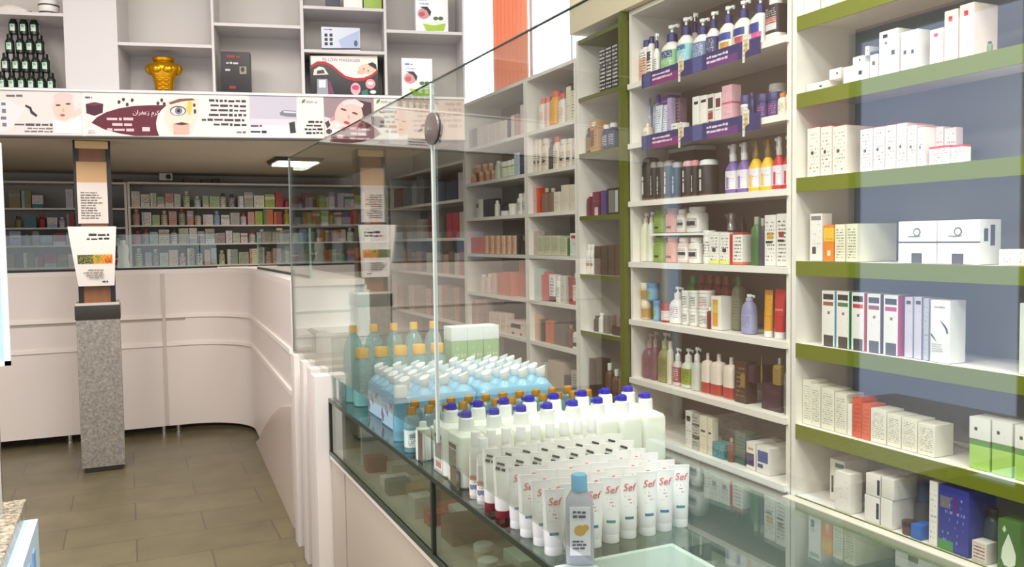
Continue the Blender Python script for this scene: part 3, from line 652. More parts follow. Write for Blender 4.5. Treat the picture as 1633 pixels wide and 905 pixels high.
row('second shelf '+wb, Z3[1], [
 (1007, 1021, 200, S('bottle', 'small cream bottle', body=P_(Cr), cap=P_(Cr), label=pm(Cr, (90, 110, 60), 5, .5))),
 (1014, 1029, 157, S('bottle', 'clear lilac bottle with blue cap', body=P_((176, 176, 206)), cap=P_((90, 96, 190)), label=pm((196, 196, 214), DK, 7, .5)), {'back': .07}),
 (1030, 1042, 156, S('bottle', 'clear lilac bottle with blue cap', body=P_((170, 170, 200)), cap=P_((100, 110, 200)), label=pm((196, 196, 214), DK, 7, .5)), {'back': .06}),
 (1040, 1051, 168, S('tube', 'white tube with blue cap', body=pm((222, 226, 236), (90, 100, 150), 9, .5), cap=P_((70, 80, 150)))),
 (1052, 1063, 167, S('tube', 'white tube with blue cap', body=pm((222, 226, 236), (90, 100, 150), 9, .5), cap=P_((70, 80, 150)))),
 (1050, 1067, 153, S('box', 'purple box set back', body=pm((116, 80, 160), (200, 180, 220), 8, .5)), {'back': .09}),
 (1064, 1071, 156, S('box', 'slim lilac box', body=pm((180, 160, 200), DK, 8, .4))),
 (1073, 1084, 157, S('box', 'mauve grey box', body=pm((140, 112, 130), (220, 200, 210), 8, .5)), {'back': .05}),
 (1069, 1080, 197, S('box', 'little white carton', body=pm(Wt, DK, 3, .5))),
 (1081, 1090, 196, S('box', 'little white carton', body=pm(Wt, DK, 3, .5))),
 (1104, 1115, 154, S('box', 'white box with dark oval', body=pm(Wt, None, 7, .5, [(.25, .85, .78, .86, Bk), (.3, .9, .08, .25, (220, 190, 120))]))),
 (1116, 1127, 152, S('box', 'white box with dark oval', body=pm(Wt, None, 7, .5, [(.15, .9, .8, .88, Bk), (.3, .9, .08, .25, (220, 190, 120))]))),
 (1128, 1138, 150, S('box', 'red and white box with dark face', body=pm((226, 220, 214), DK, 7, .5, [(.1, .9, .6, .9, (70, 40, 40)), (.1, .9, .3, .5, (180, 60, 60))]))),
 (1139, 1150, 148, S('box', 'white box with dark red picture', body=pm(Wt, DK, 7, .4, [(.2, .9, .6, .85, (100, 40, 46))]))),
 (1151, 1167, 136, S('box', 'tall pink box', body=pm((230, 180, 190), (180, 90, 110), 12, .4, [(0, 1, .55, .6, (206, 90, 120))]))),
 (1176, 1190, 152, S('jar', 'white jar with navy lid', body=P_(Wt), cap=P_((60, 60, 120)), label=pm((200, 190, 200), (190, 60, 60), 4, .5))),
 (1191, 1200, 148, S('bottle', 'slim navy bottle', body=P_((36, 40, 90)), cap=P_((40, 40, 90)), neck=.6, capw=.6)),
 (1202, 1217, 150, jarN), (1219, 1236, 147, jarN),
 (1214, 1242, 133, S('bottle', 'broad white bottle set back', body=P_(Wt), cap=P_(Wt), neck=.7, capw=.7), {'back': .12}),
 (1238, 1250, 148, S('bottle', 'cream bottle with orange cap', body=P_(Cr), cap=P_((206, 130, 70)), label=pm(Cr, DK, 6, .5), neck=.6, capw=.7)),
 (1251, 1261, 140, S('bottle', 'cream bottle with orange cap', body=P_(Cr), cap=P_((206, 130, 70)), label=pm(Cr, DK, 6, .5), neck=.6, capw=.7)),
])
# two printed strips hung over the shelf lips
for nm, za, px in (('top', Z3[0], ((1023, 1088), (1097, 1188), (1196, 1212))), ('second', Z3[1], ((1023, 1088), (1097, 1188), (1196, 1212)))):
    ya, yb = yat(1023, za, 2.37), yat(1212, za, 2.37)
    t = thing('shelf_banner', f'navy and purple printed strip along the {nm} shelf of the wide white bay', 'banner', (2.372, (ya+yb)/2, za-.045), -math.pi/2)
    L = (ya-yb)
    part('strip', bx(-L/2, L/2, -.001, .001, 0, .07), pm((44, 44, 104), None, 3, .5, [(.02, .09, 0, 1, (70, 80, 130)), (.1, .36, 0, .55, (130, 40, 110)), (.48, .56, 0, 1, (70, 80, 140)), (.6, .84, 0, .5, (104, 50, 120))]), t)
    for i, (a, b) in enumerate(((-.39, -.15), (.1, .34))):
        part('lettering', scribble(L*(b-a), .04, 2, mat((220, 200, 220), .5), 3+i, .95, y=-.001), mat((222, 204, 224), .5), t, ((a+b)/2*L, 0, .037))
    for q in (-.12, .40):
        mb = MB().prism([(q*L-.02, -.02), (q*L-.008, -.02), (q*L-.004, .02), (q*L+.02, .03), (q*L+.02, .085), (q*L-.002, .1), (q*L-.02, .09), (q*L-.02, .02)], -.003, .0, 'Y')
        part('emblem', mb, pm((228, 220, 206), (150, 120, 60), 4, .5, [(.3, .8, .3, .7, (206, 180, 110))]), t)
def canletters(t, w, d, h):
    o = part('lettering', scribble(h*.62, w*.34, 1, None, int(h*1000) % 9, 1.0, t=.0012), mat((200, 198, 194), .35), t, (-w*.08, -w/2+.0012, h*.46)); o.rotation_euler = (0, -math.pi/2, 0)
can = lambda desc, cap: S('can', desc, body=pm((20, 19, 19), None, 4, .5, [(0, 1, 0, .07, (120, 84, 50))], rough=.5), cap=cap, extra=canletters)
row('third shelf '+wb, Z3[2], [
 (1012, 1030, 252, can('large black can with silver letters', P_((36, 34, 34)))),
 (1032, 1043, 258, can('black can with silver cap', P_((150, 146, 142)))), (1044, 1054, 257, can('black can with silver cap', P_((150, 146, 142)))), (1055, 1067, 255, can('black can with silver cap', P_((150, 130, 126)))), (1068, 1080, 258, can('black can with silver cap', P_((170, 166, 164)))),
 (1083, 1098, 256, can('black can with pink cap', P_((232, 180, 186)))), (1099, 1108, 255, can('black can with pink cap', P_((222, 150, 160)))),
 (1108, 1128, 254, can('black can with white cap', P_((236, 236, 236)))),
 (1066, 1109, 235, S('flap', 'dark carton with pale top flap', body=P_((38, 50, 44)), lid=P_((190, 200, 196)), lidh=.08), {'back': .13}),
]+[(a, b, y, S('spray', f'{c} finger spray bottle', body=P_(bc), cap=P_(cc), label=pm((226, 220, 226), Bk, 6, .35, [(0, 1, 0, .08, bc), (.3, .55, .1, .7, lc)], rough=.3))) for a, b, y, c, bc, cc, lc in (
 (1152, 1170, 230, 'violet', (120, 96, 166), (205, 205, 205), (150, 130, 190)), (1171, 1188, 227, 'violet', (120, 96, 166), (205, 205, 205), (150, 130, 190)),
 (1189, 1207, 225, 'yellow', (240, 190, 40), (120, 96, 40), (240, 190, 60)), (1208, 1226, 222, 'yellow', (240, 190, 40), (120, 96, 40), (240, 190, 60)),
 (1228, 1244, 218, 'red', (206, 30, 44), (190, 186, 180), (206, 40, 50)), (1245, 1261, 215, 'red', (206, 30, 44), (190, 186, 180), (206, 40, 50)))])
o = part('riser_shelf', MB().box(2.42, 2.60, yat(1114, 1.40, 2.42), yat(1036, 1.40, 2.42), Z3[3]+.135, Z3[3]+.146).box(2.58, 2.60, yat(1114, 1.4, 2.42), yat(1036, 1.4, 2.42), Z3[3]+.0016, Z3[3]+.135), P_((244, 244, 240)))
tag(o, 'small white riser on the fourth shelf of the wide white bay', 'riser')
def up(s): q = dict(s); q['desc'] = 'raised '+s['desc']; return q
gb = S('bottle', 'lime green bottle', body=P_((126, 160, 70)), cap=P_((110, 146, 50)), label=pm((140, 170, 84), (60, 70, 30), 8, .4, [(.2, .7, .1, .3, (60, 70, 40))]), neck=.8, capw=.8, p=3)
pb = S('bottle', 'peach bottle', body=P_((226, 160, 130)), cap=P_((220, 150, 120)), label=pm((226, 160, 130), (150, 70, 50), 8, .4, [(.2, .7, .1, .3, (110, 60, 50))]), neck=.8, capw=.8, p=3)
pw = S('bottle', 'pink and white bottle with dark print', body=P_((232, 206, 196)), cap=P_(Wt), label=pm(Wt, DK, 6, .6, [(.1, .9, .35, .6, (60, 52, 56))]), neck=.8, capw=.8, p=3)
ww = S('bottle', 'white bottle with dark print', body=P_(Wt), cap=P_(Wt), label=pm(Wt, DK, 6, .6, [(.1, .8, .3, .62, (56, 56, 60))]), neck=.8, capw=.8, p=3)
bxw = S('box', 'white box with yellow base', body=pm(Wt, DK, 7, .45, [(0, 1, 0, .14, (220, 226, 130)), (.3, .7, .38, .5, DK)]))
row('fourth shelf '+wb, Z3[3], [
 (1009, 1023, 340, S('pump', 'frosted cream bottle', body=P_((228, 224, 200)), cap=P_(Cr), bh=.8)), (1024, 1038, 338, S('pump', 'frosted cream bottle', body=P_((222, 222, 204)), cap=P_(Cr), bh=.8)),
 (1039, 1055, 378, gb), (1058, 1075, 378, pb), (1077, 1093, 379, pw), (1094, 1112, 379, ww),
 (1039, 1055, 334, up(gb), {'zb': .147}), (1058, 1075, 332, up(pb), {'zb': .147}), (1077, 1089, 334, up(pw), {'zb': .147}), (1090, 1112, 330, up(ww), {'zb': .147}),
 (1070, 1090, 332, S('jar', 'raised broad grey tub', body=P_((214, 210, 206)), cap=P_((222, 220, 216))), {'zb': .147, 'back': .075}),
 (1116.5, 1130, 368, S('jar', 'white jar with dark oval', body=P_(Wt), cap=P_(Wt), lidh=.15, label=pm(Wt, DK, 5, .5, [(0, .4, .3, .8, DK)]))),
 (1131, 1146, 370, bxw), (1147, 1163, 371, bxw),
 (1164, 1168, 374, S('box', 'thin red box', body=P_((190, 30, 30)))),
 (1168, 1184, 371, S('box', 'white box with red frame', body=pm(Wt, DK, 6, .5, [(0, 1, 0, .09, (220, 120, 100)), (0, 1, .93, 1, Rd)]))),
 (1144, 1168, 340, S('spray', 'chrome trigger spray bottle set back', body=P_((90, 84, 80)), cap=mat((200, 198, 196), .25, .7)), {'back': .1}),
 (1174, 1184, 341, S('bottle', 'black bottle set back', body=P_(Bk), cap=P_(Bk), neck=.6, capw=.6), {'back': .1}),
 (1195, 1208, 346, S('bottle', 'dark green bottle with pale green top', body=P_((70, 120, 70)), cap=P_((150, 170, 140)), label=pm((52, 100, 52), None), neck=.6, capw=.5, lab=(.02, .58))),
 (1209, 1217, 348, S('bottle', 'slim dark bottle with grey top', body=P_((60, 60, 80)), cap=P_((170, 170, 160)), neck=.6, capw=.6)),
 (1219, 1237, 343, S('box', 'tall white box with orange emblem', body=pm(Wt, DK, 9, .45, [(.2, .8, .52, .66, (214, 170, 70)), (.1, .7, .44, .49, Bk)]))),
 (1238, 1255, 341, S('box', 'tall white box with red emblem', body=pm(Wt, DK, 9, .5, [(.2, .7, .56, .66, (170, 40, 50)), (.1, .7, .46, .51, Bk)]))),
 (1256, 1262, 346, S('box', 'narrow pink box', body=pm((226, 190, 186), DK, 9, .5, [(.1, .9, .5, .7, (90, 40, 40))]))),
])
tub = S('jar', 'light blue tub', body=P_((120, 170, 206)), cap=P_((96, 150, 196)), label=pm((130, 180, 210), (240, 240, 240), 3, .4, [(.3, .75, .2, .8, (130, 170, 60))]), lidh=.25)
tcr = S('jar', 'cream jar with amber label', body=P_((226, 206, 160)), cap=P_((236, 226, 200)), label=pm((196, 150, 90), DK, 4, .5))
jw = S('jar', 'white jar with dark swirls', body=P_(Wt), cap=P_(Wt), label=pm(Wt, (40, 50, 50), 5, .58, kw=6), lidh=.12)
jr = S('jar', 'white jar with red swirls', body=P_(Wt), cap=P_(Wt), label=pm(Wt, (150, 40, 40), 5, .58, kw=6), lidh=.12)
def low(s, w='lower '): q = dict(s); q['desc'] = w+s['desc']; return q
row('fifth shelf '+wb, Z3[4], [
 (1006, 1021, 479, low(tcr)), (1006, 1021, 451, low(tcr, 'upper '), {'yb': 479}),
 (1023, 1047, 479, low(tub)), (1023, 1047, 452, low(tub, 'upper '), {'yb': 480}),
 (1048, 1064, 484, S('jar', 'red and white tub', body=P_((190, 40, 50)), cap=P_((160, 30, 40)), label=pm((226, 210, 206), Rd, 3, .5))),
 (1063, 1081, 458, S('pump', 'white pump bottle with red print', body=P_(Wt), cap=P_(Wt), label=pm(Wt, (170, 50, 50), 5, .5))),
 (1083, 1094, 492, low(jw)), (1095, 1107, 494, low(jw)), (1108, 1125, 495, low(jw)),
 (1083, 1094, 464, low(jw, 'upper '), {'yb': 492}), (1095, 1107, 464, low(jw, 'upper '), {'yb': 494}), (1108, 1125, 464, low(jr, 'upper '), {'yb': 495}),
 (1093, 1106, 440, S('bottle', 'bright green bottle set back', body=P_((70, 150, 60)), cap=P_((90, 170, 80)), neck=.5, capw=.5), {'back': .1}),
 (1108, 1160, 440, S('bottle', 'red brown bottle set back', body=P_((130, 50, 44)), cap=P_((150, 70, 60)), label=pm((140, 60, 52), (90, 30, 30), 6, .5), neck=.5, capw=.5), 4, {'back': .1}),
 (1126, 1133, 490, S('bottle', 'slim dark red bottle', body=P_((120, 40, 44)), cap=P_(Wt), neck=.6, capw=.6)),
 (1134, 1154, 473, S('box', 'white box with orange panel', body=pm(Wt, None, 7, .4, [(.12, .68, .1, .9, (222, 160, 50)), (.12, .68, .5, .75, (226, 190, 90))]))),
 (1160, 1177, 441, S('bottle', 'olive bottle with green top', body=P_((120, 124, 96)), cap=P_((90, 130, 60)), label=pm((126, 124, 104), (80, 80, 60), 6, .5)), {'back': .05}),
 (1178, 1196, 470, S('pump', 'lavender bottle with small nozzle', body=P_((150, 150, 190)), cap=P_((180, 180, 204)), label=pm((160, 160, 196), (100, 90, 150), 7, .5), bh=.84)),
 (1214, 1227, 463, S('tube', 'orange tube with white foot', body=pm((222, 156, 30), (120, 60, 20), 10, .4, [(0, 1, .88, 1, (200, 120, 20))]), cap=P_(Wt))),
 (1229, 1246, 462, S('tube', 'red tube with white foot', body=pm((200, 36, 40), (120, 20, 20), 10, .4, [(.1, .9, .5, .55, (230, 120, 110))]), cap=P_(Wt))),
 (1248, 1263, 464, S('tube', 'purple tube with dark foot', body=pm((150, 100, 170), (70, 40, 90), 10, .45), cap=P_((50, 36, 56)))),
])
mau = S('pump', 'mauve pump bottle', body=P_((126, 84, 96)), cap=P_((190, 160, 160)), label=pm((140, 96, 106), (90, 50, 60), 8, .5), nozzle=P_((214, 196, 190)))
perf = S('bottle', 'square perfume bottle with amber liquid', body=P_((150, 130, 70), .15), cap=P_((220, 220, 214)), label=pm((150, 126, 60), (90, 70, 40), 4, .4), p=6, neck=.35, capw=.28, caph=.22)
rt = S('bottle', 'white bottle with red foot', body=P_((234, 220, 206)), cap=P_((230, 210, 200)), label=pm((180, 66, 56), (120, 30, 30), 4, .4), p=3.5, neck=.25, capw=.25, lab=(.02, .28))
row('sixth shelf '+wb, Z3[5], [
 (1010, 1029, 531, mau), (1030, 1044, 529, mau), (1045, 1061, 531, S('pump', 'olive pump bottle', body=P_((150, 146, 96)), cap=P_((200, 196, 160)), label=pm((140, 140, 80), (90, 90, 50), 8, .5))),
 (1062, 1069, 545, S('bottle', 'slim cream bottle', body=P_(Cr), cap=P_(Cr), neck=.6, capw=.6)),
 (1070, 1081, 556, S('pump', 'small pump bottle with red label', body=P_((220, 200, 196)), cap=P_(Wt), label=pm((160, 60, 60), (230, 220, 210), 5, .5))),
 (1082, 1098, 557, S('pump', 'small pump bottle with lime label', body=P_((216, 220, 200)), cap=P_(Wt), label=pm((150, 160, 60), (60, 70, 30), 5, .5))),
 (1099, 1112, 555, S('pump', 'pale grey pump bottle', body=P_((206, 206, 196)), cap=P_(Wt))),
 (1116, 1129, 564, rt), (1130, 1147, 566, rt), (1150, 1167, 571, rt),
 (1171, 1190, 577, S('box', 'dark brown box with gold ribbon', body=pm((70, 48, 40), (150, 120, 60), 6, .5, [(.5, .9, .4, .7, (150, 120, 70))]))),
 (1192, 1246, 612, S('box', 'wide plum box', body=pm((60, 34, 46), (100, 70, 80), 5, .4)), {'d': .12}),
 (1192, 1212, 584, S('box', 'plum box on the wide plum box', body=pm((66, 38, 50), (110, 80, 90), 6, .4)), {'yb': 612, 'd': .1}),
 (1213, 1227, 570, perf, {'yb': 613}), (1231, 1244, 572, perf, {'yb': 615}),
 (1247, 1262, 577, S('bottle', 'grey ribbed bottle', body=P_((120, 116, 116), .2), cap=P_((180, 176, 176)), label=pm((130, 126, 126), (70, 66, 70), 10, .6), neck=.6, capw=.6)),
])
row('bottom shelf '+wb, Z3[6], [
 (1093, 1103, 656, S('box', 'slim white carton', body=pm(Wt, DK, 8, .4, [(.2, .8, .72, .86, (40, 40, 46))]))), (1104, 1114, 660, S('box', 'grey carton with dark bands', body=pm((190, 186, 176), DK, 8, .5, [(0, 1, .3, .4, DK), (0, 1, .66, .72, DK)]))),
 (1115, 1127, 664, S('box', 'cream carton with dark band', body=pm(Cr, DK, 8, .35, [(.2, .8, .56, .62, DK)]))), (1128, 1138, 668, S('box', 'cream carton with dark band', body=pm(Cr, DK, 8, .35, [(.2, .8, .56, .62, DK)]))),
 (1133, 1155, 707, S('box', 'teal carton', body=pm((70, 136, 146), (200, 220, 220), 6, .4)), {'d': .06}),
 (1150, 1178, 668, S('box', 'mauve carton set back', body=pm((150, 130, 136), (110, 90, 100), 5, .4)), {'back': .12}),
 (1158, 1168, 700, S('bottle', 'brown bottle', body=P_((120, 80, 60)), cap=P_((190, 160, 140)), neck=.5, capw=.4)),
 (1170, 1188, 690, S('box', 'grey green carton', body=pm((104, 120, 112), (70, 80, 80), 6, .5, [(0, 1, .0, .35, (60, 96, 90))])), {'back': .02}),
 (1190, 1204, 706, S('box', 'white carton with purple panel', body=pm(Wt, DK, 7, .3, [(.0, .9, .15, .6, (70, 56, 110)), (.2, .8, .72, .8, (200, 150, 90))])), {'d': .16}),
 (1206, 1227, 714, S('box', 'white carton with blue oval', body=pm(Wt, DK, 7, .3, [(.1, .9, .42, .85, (50, 80, 160)), (.1, .5, .2, .35, (80, 80, 140))])), {'d': .18}),
], X=2.42)
# ------------------------------------------------------------------ olive-edged bay
ob = 'of olive-edged bay'
wbx = lambda desc, **k: S('box', desc, body=pm(Wt, (150, 146, 142), k.get('rows', 10), k.get('dens', .4), k.get('rects', ()), seed=k.get('seed', 0)), dep=k.get('dep', .1))
row('top shelf '+ob, Z4[0], [(1264, 1282, -70, wbx('white carton with green foot', rects=((0, 1, 0, .04, (150, 190, 90)),))), (1284, 1307, -80, wbx('white carton with green foot', rects=((0, 1, 0, .04, (150, 190, 90)),))), (1309, 1328, -86, wbx('white carton with green foot', rects=((0, 1, 0, .04, (150, 190, 90)),)))])
dot = lambda desc, dep=.09, rects=((.62, .76, .4, .62, (50, 50, 60)),): S('box', desc, body=pm(Wt, (170, 166, 160), 6, .35, rects), dep=dep)
row('second shelf '+ob, Z4[1], [
 (1286, 1341, 129, dot('flat white box')), (1301, 1341, 112, dot('flat white box lying on another', .07), {'yb': 128.5, 'back': .01}),
 (1344, 1385, 103, dot('low cream box with dot')), (1359, 1385, 90, dot('small grey box on low cream box', .06), {'yb': 102, 'back': .02}), (1370, 1385, 75, dot('smallest grey box atop the steps of boxes', .05), {'yb': 89.5, 'back': .03}),
 (1387, 1399, 82, dot('slim white box with navy top', rects=((0, 1, .88, 1, (50, 50, 100)), (.3, .7, .5, .65, (50, 50, 60))))),
 (1401, 1432, 48, dot('tall white box with three dots', .1, ((.2, .45, .84, .92, (50, 50, 60)), (.3, .42, .7, .76, (60, 60, 66)), (.66, .84, .44, .54, (50, 50, 60))))),
 (1436, 1464, 49, dot('tall white box with two dots', .1, ((.15, .32, .44, .54, (50, 50, 60)), (.6, .76, .42, .52, (50, 50, 60))))),
]+[(a, b, y, S('box', d, body=pm((238, 218, 208), (206, 170, 160), 14, .35, ((.3, .6, .78, .88, (196, 40, 60)),)), dep=.11)) for a, b, y, d in ((1482, 1504, 46, 'short pink box with red drop'), (1505, 1527, 16, 'tall pink box with red drop'), (1529, 1553, 6, 'tall pink box with red drop'))]+[
 (1572, 1580, 66, S('bottle', 'tiny green vial', body=P_((110, 130, 90)), cap=P_(DK), neck=.6, capw=.7))])
rtop = lambda d, s=0, ink=(120, 110, 106): S('box', d, body=pm((238, 228, 220), ink, 9, .42, ((.3, .5, .45, .52, (60, 50, 50)), (0, 1, .985, 1, (190, 40, 50))), seed=s), dep=.14)
row('third shelf '+ob, Z4[2], [
 (1287, 1307, 203, rtop('beige carton with dark dot', 1)), (1308, 1326, 201, rtop('beige carton with dark dot', 2)), (1327, 1350, 200, rtop('beige carton with dark dot', 3)),
 (1371, 1391, 205, rtop('white carton with red top', 4)), (1392, 1410, 202, rtop('white carton with red top', 5)), (1411, 1428, 199, rtop('white carton with red top', 6)), (1429, 1445, 196, rtop('white carton with red top', 7)), (1446, 1461, 199, rtop('white carton with red top', 8)), (1462, 1480, 202, rtop('white carton with red top', 9)),
 (1481, 1515, 233, S('box', 'low white carton with red lid line', body=pm(Wt, (140, 130, 130), 6, .5, ((0, 1, .88, 1, (206, 40, 60)),)), dep=.04)), (1516, 1535, 231, S('box', 'low white carton with red lid line', body=pm(Wt, (140, 130, 130), 6, .5, ((0, 1, .88, 1, (206, 40, 60)),)), dep=.04)),
 (1484, 1504, 203, S('box', 'pale pink carton set back', body=pm((232, 206, 206), DK, 6, .4)), {'back': .05}), (1505, 1524, 204, S('box', 'pale pink carton set back', body=pm((232, 206, 206), DK, 6, .4)), {'back': .05}),
])
def lidline(t, w, d, h):
    part('closure_line', bx(-w/2-.0006, w/2+.0006, -d/2-.001, -d/2+.002, h*.49, h*.515), mat((30, 30, 32), .4), t)
    part('logo', MB().prism(ellipse(.014, .014, 0, h*.74), -d/2-.0012, -d/2, 'Y'), mat((90, 90, 96), .4), t)
    part('logo_centre', MB().prism(ellipse(.010, .010, 0, h*.735), -d/2-.0016, -d/2, 'Y'), mat((236, 232, 228), .4), t)
    part('lettering', scribble(w*.45, .008, 1, mat(DK), 4, .95, y=-d/2), mat((130, 128, 130)), t, (0, 0, h*.64))
    part('cut_out', bx(-w*.06-.008, w*.06+.008, -d/2-.0012, -d/2, 0.001, h*.22), mat((80, 70, 72), .5), t)
    part('cut_out_border', MB().box(-w*.06-.011, -w*.06-.008, -d/2-.0014, -d/2, 0.001, h*.24).box(w*.06+.008, w*.06+.011, -d/2-.0014, -d/2, .001, h*.24).box(-w*.06-.011, w*.06+.011, -d/2-.0014, -d/2, h*.22, h*.24), mat((40, 36, 38), .5), t)
    mb = MB().box(w/2, w/2+.0012, -.03, -.012, h*.52, h*.8).box(w/2, w/2+.0012, .0, .02, h*.42, h*.88)
    part('side_lettering', mb, mat((50, 46, 50), .5), t)
row('fourth shelf '+ob, Z4[3], [
 (1291, 1311, 341, S('box', 'tall white box with dark spots', body=pm(Wt, DK, 10, .35, ((.2, .5, .15, .3, DK), (.1, .9, .86, .95, (130, 126, 126)))))),
 (1313, 1329, 359, S('box', 'orange and yellow box', body=pm((232, 130, 30), (190, 90, 20), 6, .4, ((0, 1, .55, .92, (240, 190, 50)), (.4, .7, .15, .3, (250, 236, 200)))))),
 (1331, 1347, 358, S('box', 'cream box with fine print', body=pm((234, 230, 206), (110, 110, 100), 9, .5), dep=.16)), (1349, 1367, 357, S('box', 'cream box with fine print', body=pm((234, 230, 206), (110, 110, 100), 9, .5), dep=.2)),
 (1592, 1650, 398, S('box', 'low white box with small logo', body=pm((240, 240, 230), (120, 130, 120), 4, .4, ((0, 1, 0, .2, (230, 240, 190)),)), dep=.1)),
])
for i, (a, b, y) in enumerate(((1432, 1493, 353), (1494, 1562, 351))):
    z = Z4[3]+.0016; X = 2.435; Y0, Y1 = yat(a, z, X), yat(b, z, X); h = onX((a+b)/2, y, X)[2]-z
    make('box', abs(Y0-Y1)*.99, .10, h, dict(body=P_((240, 236, 232), .35)), ('large white cream box beside the fine print boxes on olive-edged bay', 'large white cream box nearest the low white logo box')[i], (X+.05, (Y0+Y1)/2, z), -math.pi/2, None, extra=lidline)
cols = [((70, 160, 200), (150, 90, 80)), ((40, 130, 90), (60, 120, 80)), ((190, 36, 44), (200, 60, 60)), ((70, 30, 40), (150, 60, 90)), ((190, 20, 120), (190, 50, 120))]
def hairdye(c, c2): return pm((238, 234, 228), (150, 146, 146), 12, .3, ((.1, .85, .84, .94, (36, 34, 36)), (.1, .85, .73, .8, c2), (.15, .85, .0, .2, (70, 66, 66)), (.0, .12, 0, .2, (238, 234, 228)), (.94, 1, 0, 1, c), (.42, .6, .58, .63, (150, 100, 100))))
row('fifth shelf '+ob, Z4[4], [(a, b, y, S('box', f'slim white hair colour box with {n} edge', body=hairdye(c, c2), dep=.075)) for (a, b, y, n), (c, c2) in zip(((1310, 1332, 464, 'blue'), (1333, 1355, 465, 'green'), (1357, 1379, 467, 'red'), (1382, 1405, 469, 'black'), (1408, 1433, 471, 'magenta')), cols)]+[
 (1442, 1454, 474, S('box', 'lilac backed slim box', body=pm((206, 200, 216), DK, 10, .3, ((.2, .8, .88, .94, (50, 46, 60)),)), dep=.07)), (1457, 1470, 474, S('box', 'lilac backed slim box', body=pm((206, 200, 216), DK, 10, .3, ((.2, .8, .88, .94, (50, 46, 60)), (.93, 1, 0, 1, (110, 50, 130)))), dep=.07)),
 (1472, 1480, 476, S('box', 'grey slim box', body=pm((190, 190, 206), DK, 9, .4), dep=.07)),
 (1624, 1650, 484, S('box', 'pale box at the outer end', body=pm((230, 236, 230), DK, 8, .3), dep=.06))])
def swoosh(t, w, d, h):
    y = -d/2
    part('swoosh', MB().prism([(-.0*w, h*.68), (.2*w, h*.63), (.38*w, h*.55), (.42*w, h*.48), (.36*w, h*.47), (.28*w, h*.55), (.12*w, h*.63)], y-.0012, y, 'Y').prism([(-.46*w, h*.46), (-.3*w, h*.4), (-.18*w, h*.34), (-.32*w, h*.38), (-.46*w, h*.43)], y-.0012, y, 'Y'), mat((40, 36, 44), .4), t)
    part('lettering', scribble(w*.6, .008, 1, mat(DK), 2, .9, y=y), mat((150, 146, 150)), t, (0, 0, h*.89))
    part('lettering', scribble(w*.8, .03, 4, mat(DK), 7, .9, y=y), mat((190, 186, 190)), t, (0, 0, h*.24))
z = Z4[4]+.0016; X = 2.425; Y0, Y1 = yat(1483, z, X), yat(1514, z, X)
make('box', abs(Y0-Y1), .075, onX(1498, 479, X)[2]-z, dict(body=P_((240, 238, 234), .35)), 'white box with black swoosh standing forward of the slim boxes', (X+.0375, (Y0+Y1)/2, z), -math.pi/2, None, extra=swoosh)
fine = lambda s, d='pale carton with fine print': S('box', d, body=pm((232, 228, 212), (150, 146, 132), 12, .5, seed=s), dep=.09)
row('sixth shelf '+ob, Z4[5], [(1268, 1287, 605, fine(1)), (1288, 1308, 614, fine(2)), (1309, 1330, 620, fine(3)), (1331, 1350, 628, fine(4)), (1351, 1358, 645, S('box', 'thin white carton', body=pm(Wt, DK, 8, .3)) ),
 (1359, 1373, 635, S('box', 'orange carton', body=pm((214, 80, 30), (170, 40, 10), 6, .5), dep=.08)), (1374, 1387, 645, S('box', 'orange carton', body=pm((220, 96, 50), (190, 60, 30), 6, .5), dep=.08)),
 (1388, 1413, 653, fine(5, 'broad white carton')), (1414, 1436, 662, fine(6, 'broad white carton')), (1437, 1462, 668, fine(7, 'broad white carton')), (1463, 1491, 677, fine(8, 'broad white carton'))]+
 [(a, b, y, S('flap', 'lime green carton with white square lid', body=pm((166, 206, 100), None, 6, .3, ((0, 1, .8, 1, (90, 140, 70)),)), lid=pm((238, 238, 232), DK, 3, .3, ((.25, .4, .4, .55, DK),)), lidh=.42, dep=.075)) for a, b, y in ((1545, 1578, 667), (1581, 1613, 673), (1617, 1650, 681))])
def drop(t, w, d, h):
    y = -d/2
    part('drop_emblem', MB().prism([(-.02*w, h*.76), (.2*w, h*.55), (.33*w, h*.38), (.3*w, h*.2), (.1*w, h*.12), (-.18*w, h*.14), (-.32*w, h*.26), (-.28*w, h*.45)], y-.0012, y, 'Y'), mat((214, 226, 206), .4), t)
    part('small_drop', MB().prism([(-.2*w, h*.9), (-.12*w, h*.82), (-.2*w, h*.76), (-.28*w, h*.82)], y-.0012, y, 'Y'), mat((200, 220, 190), .4), t)
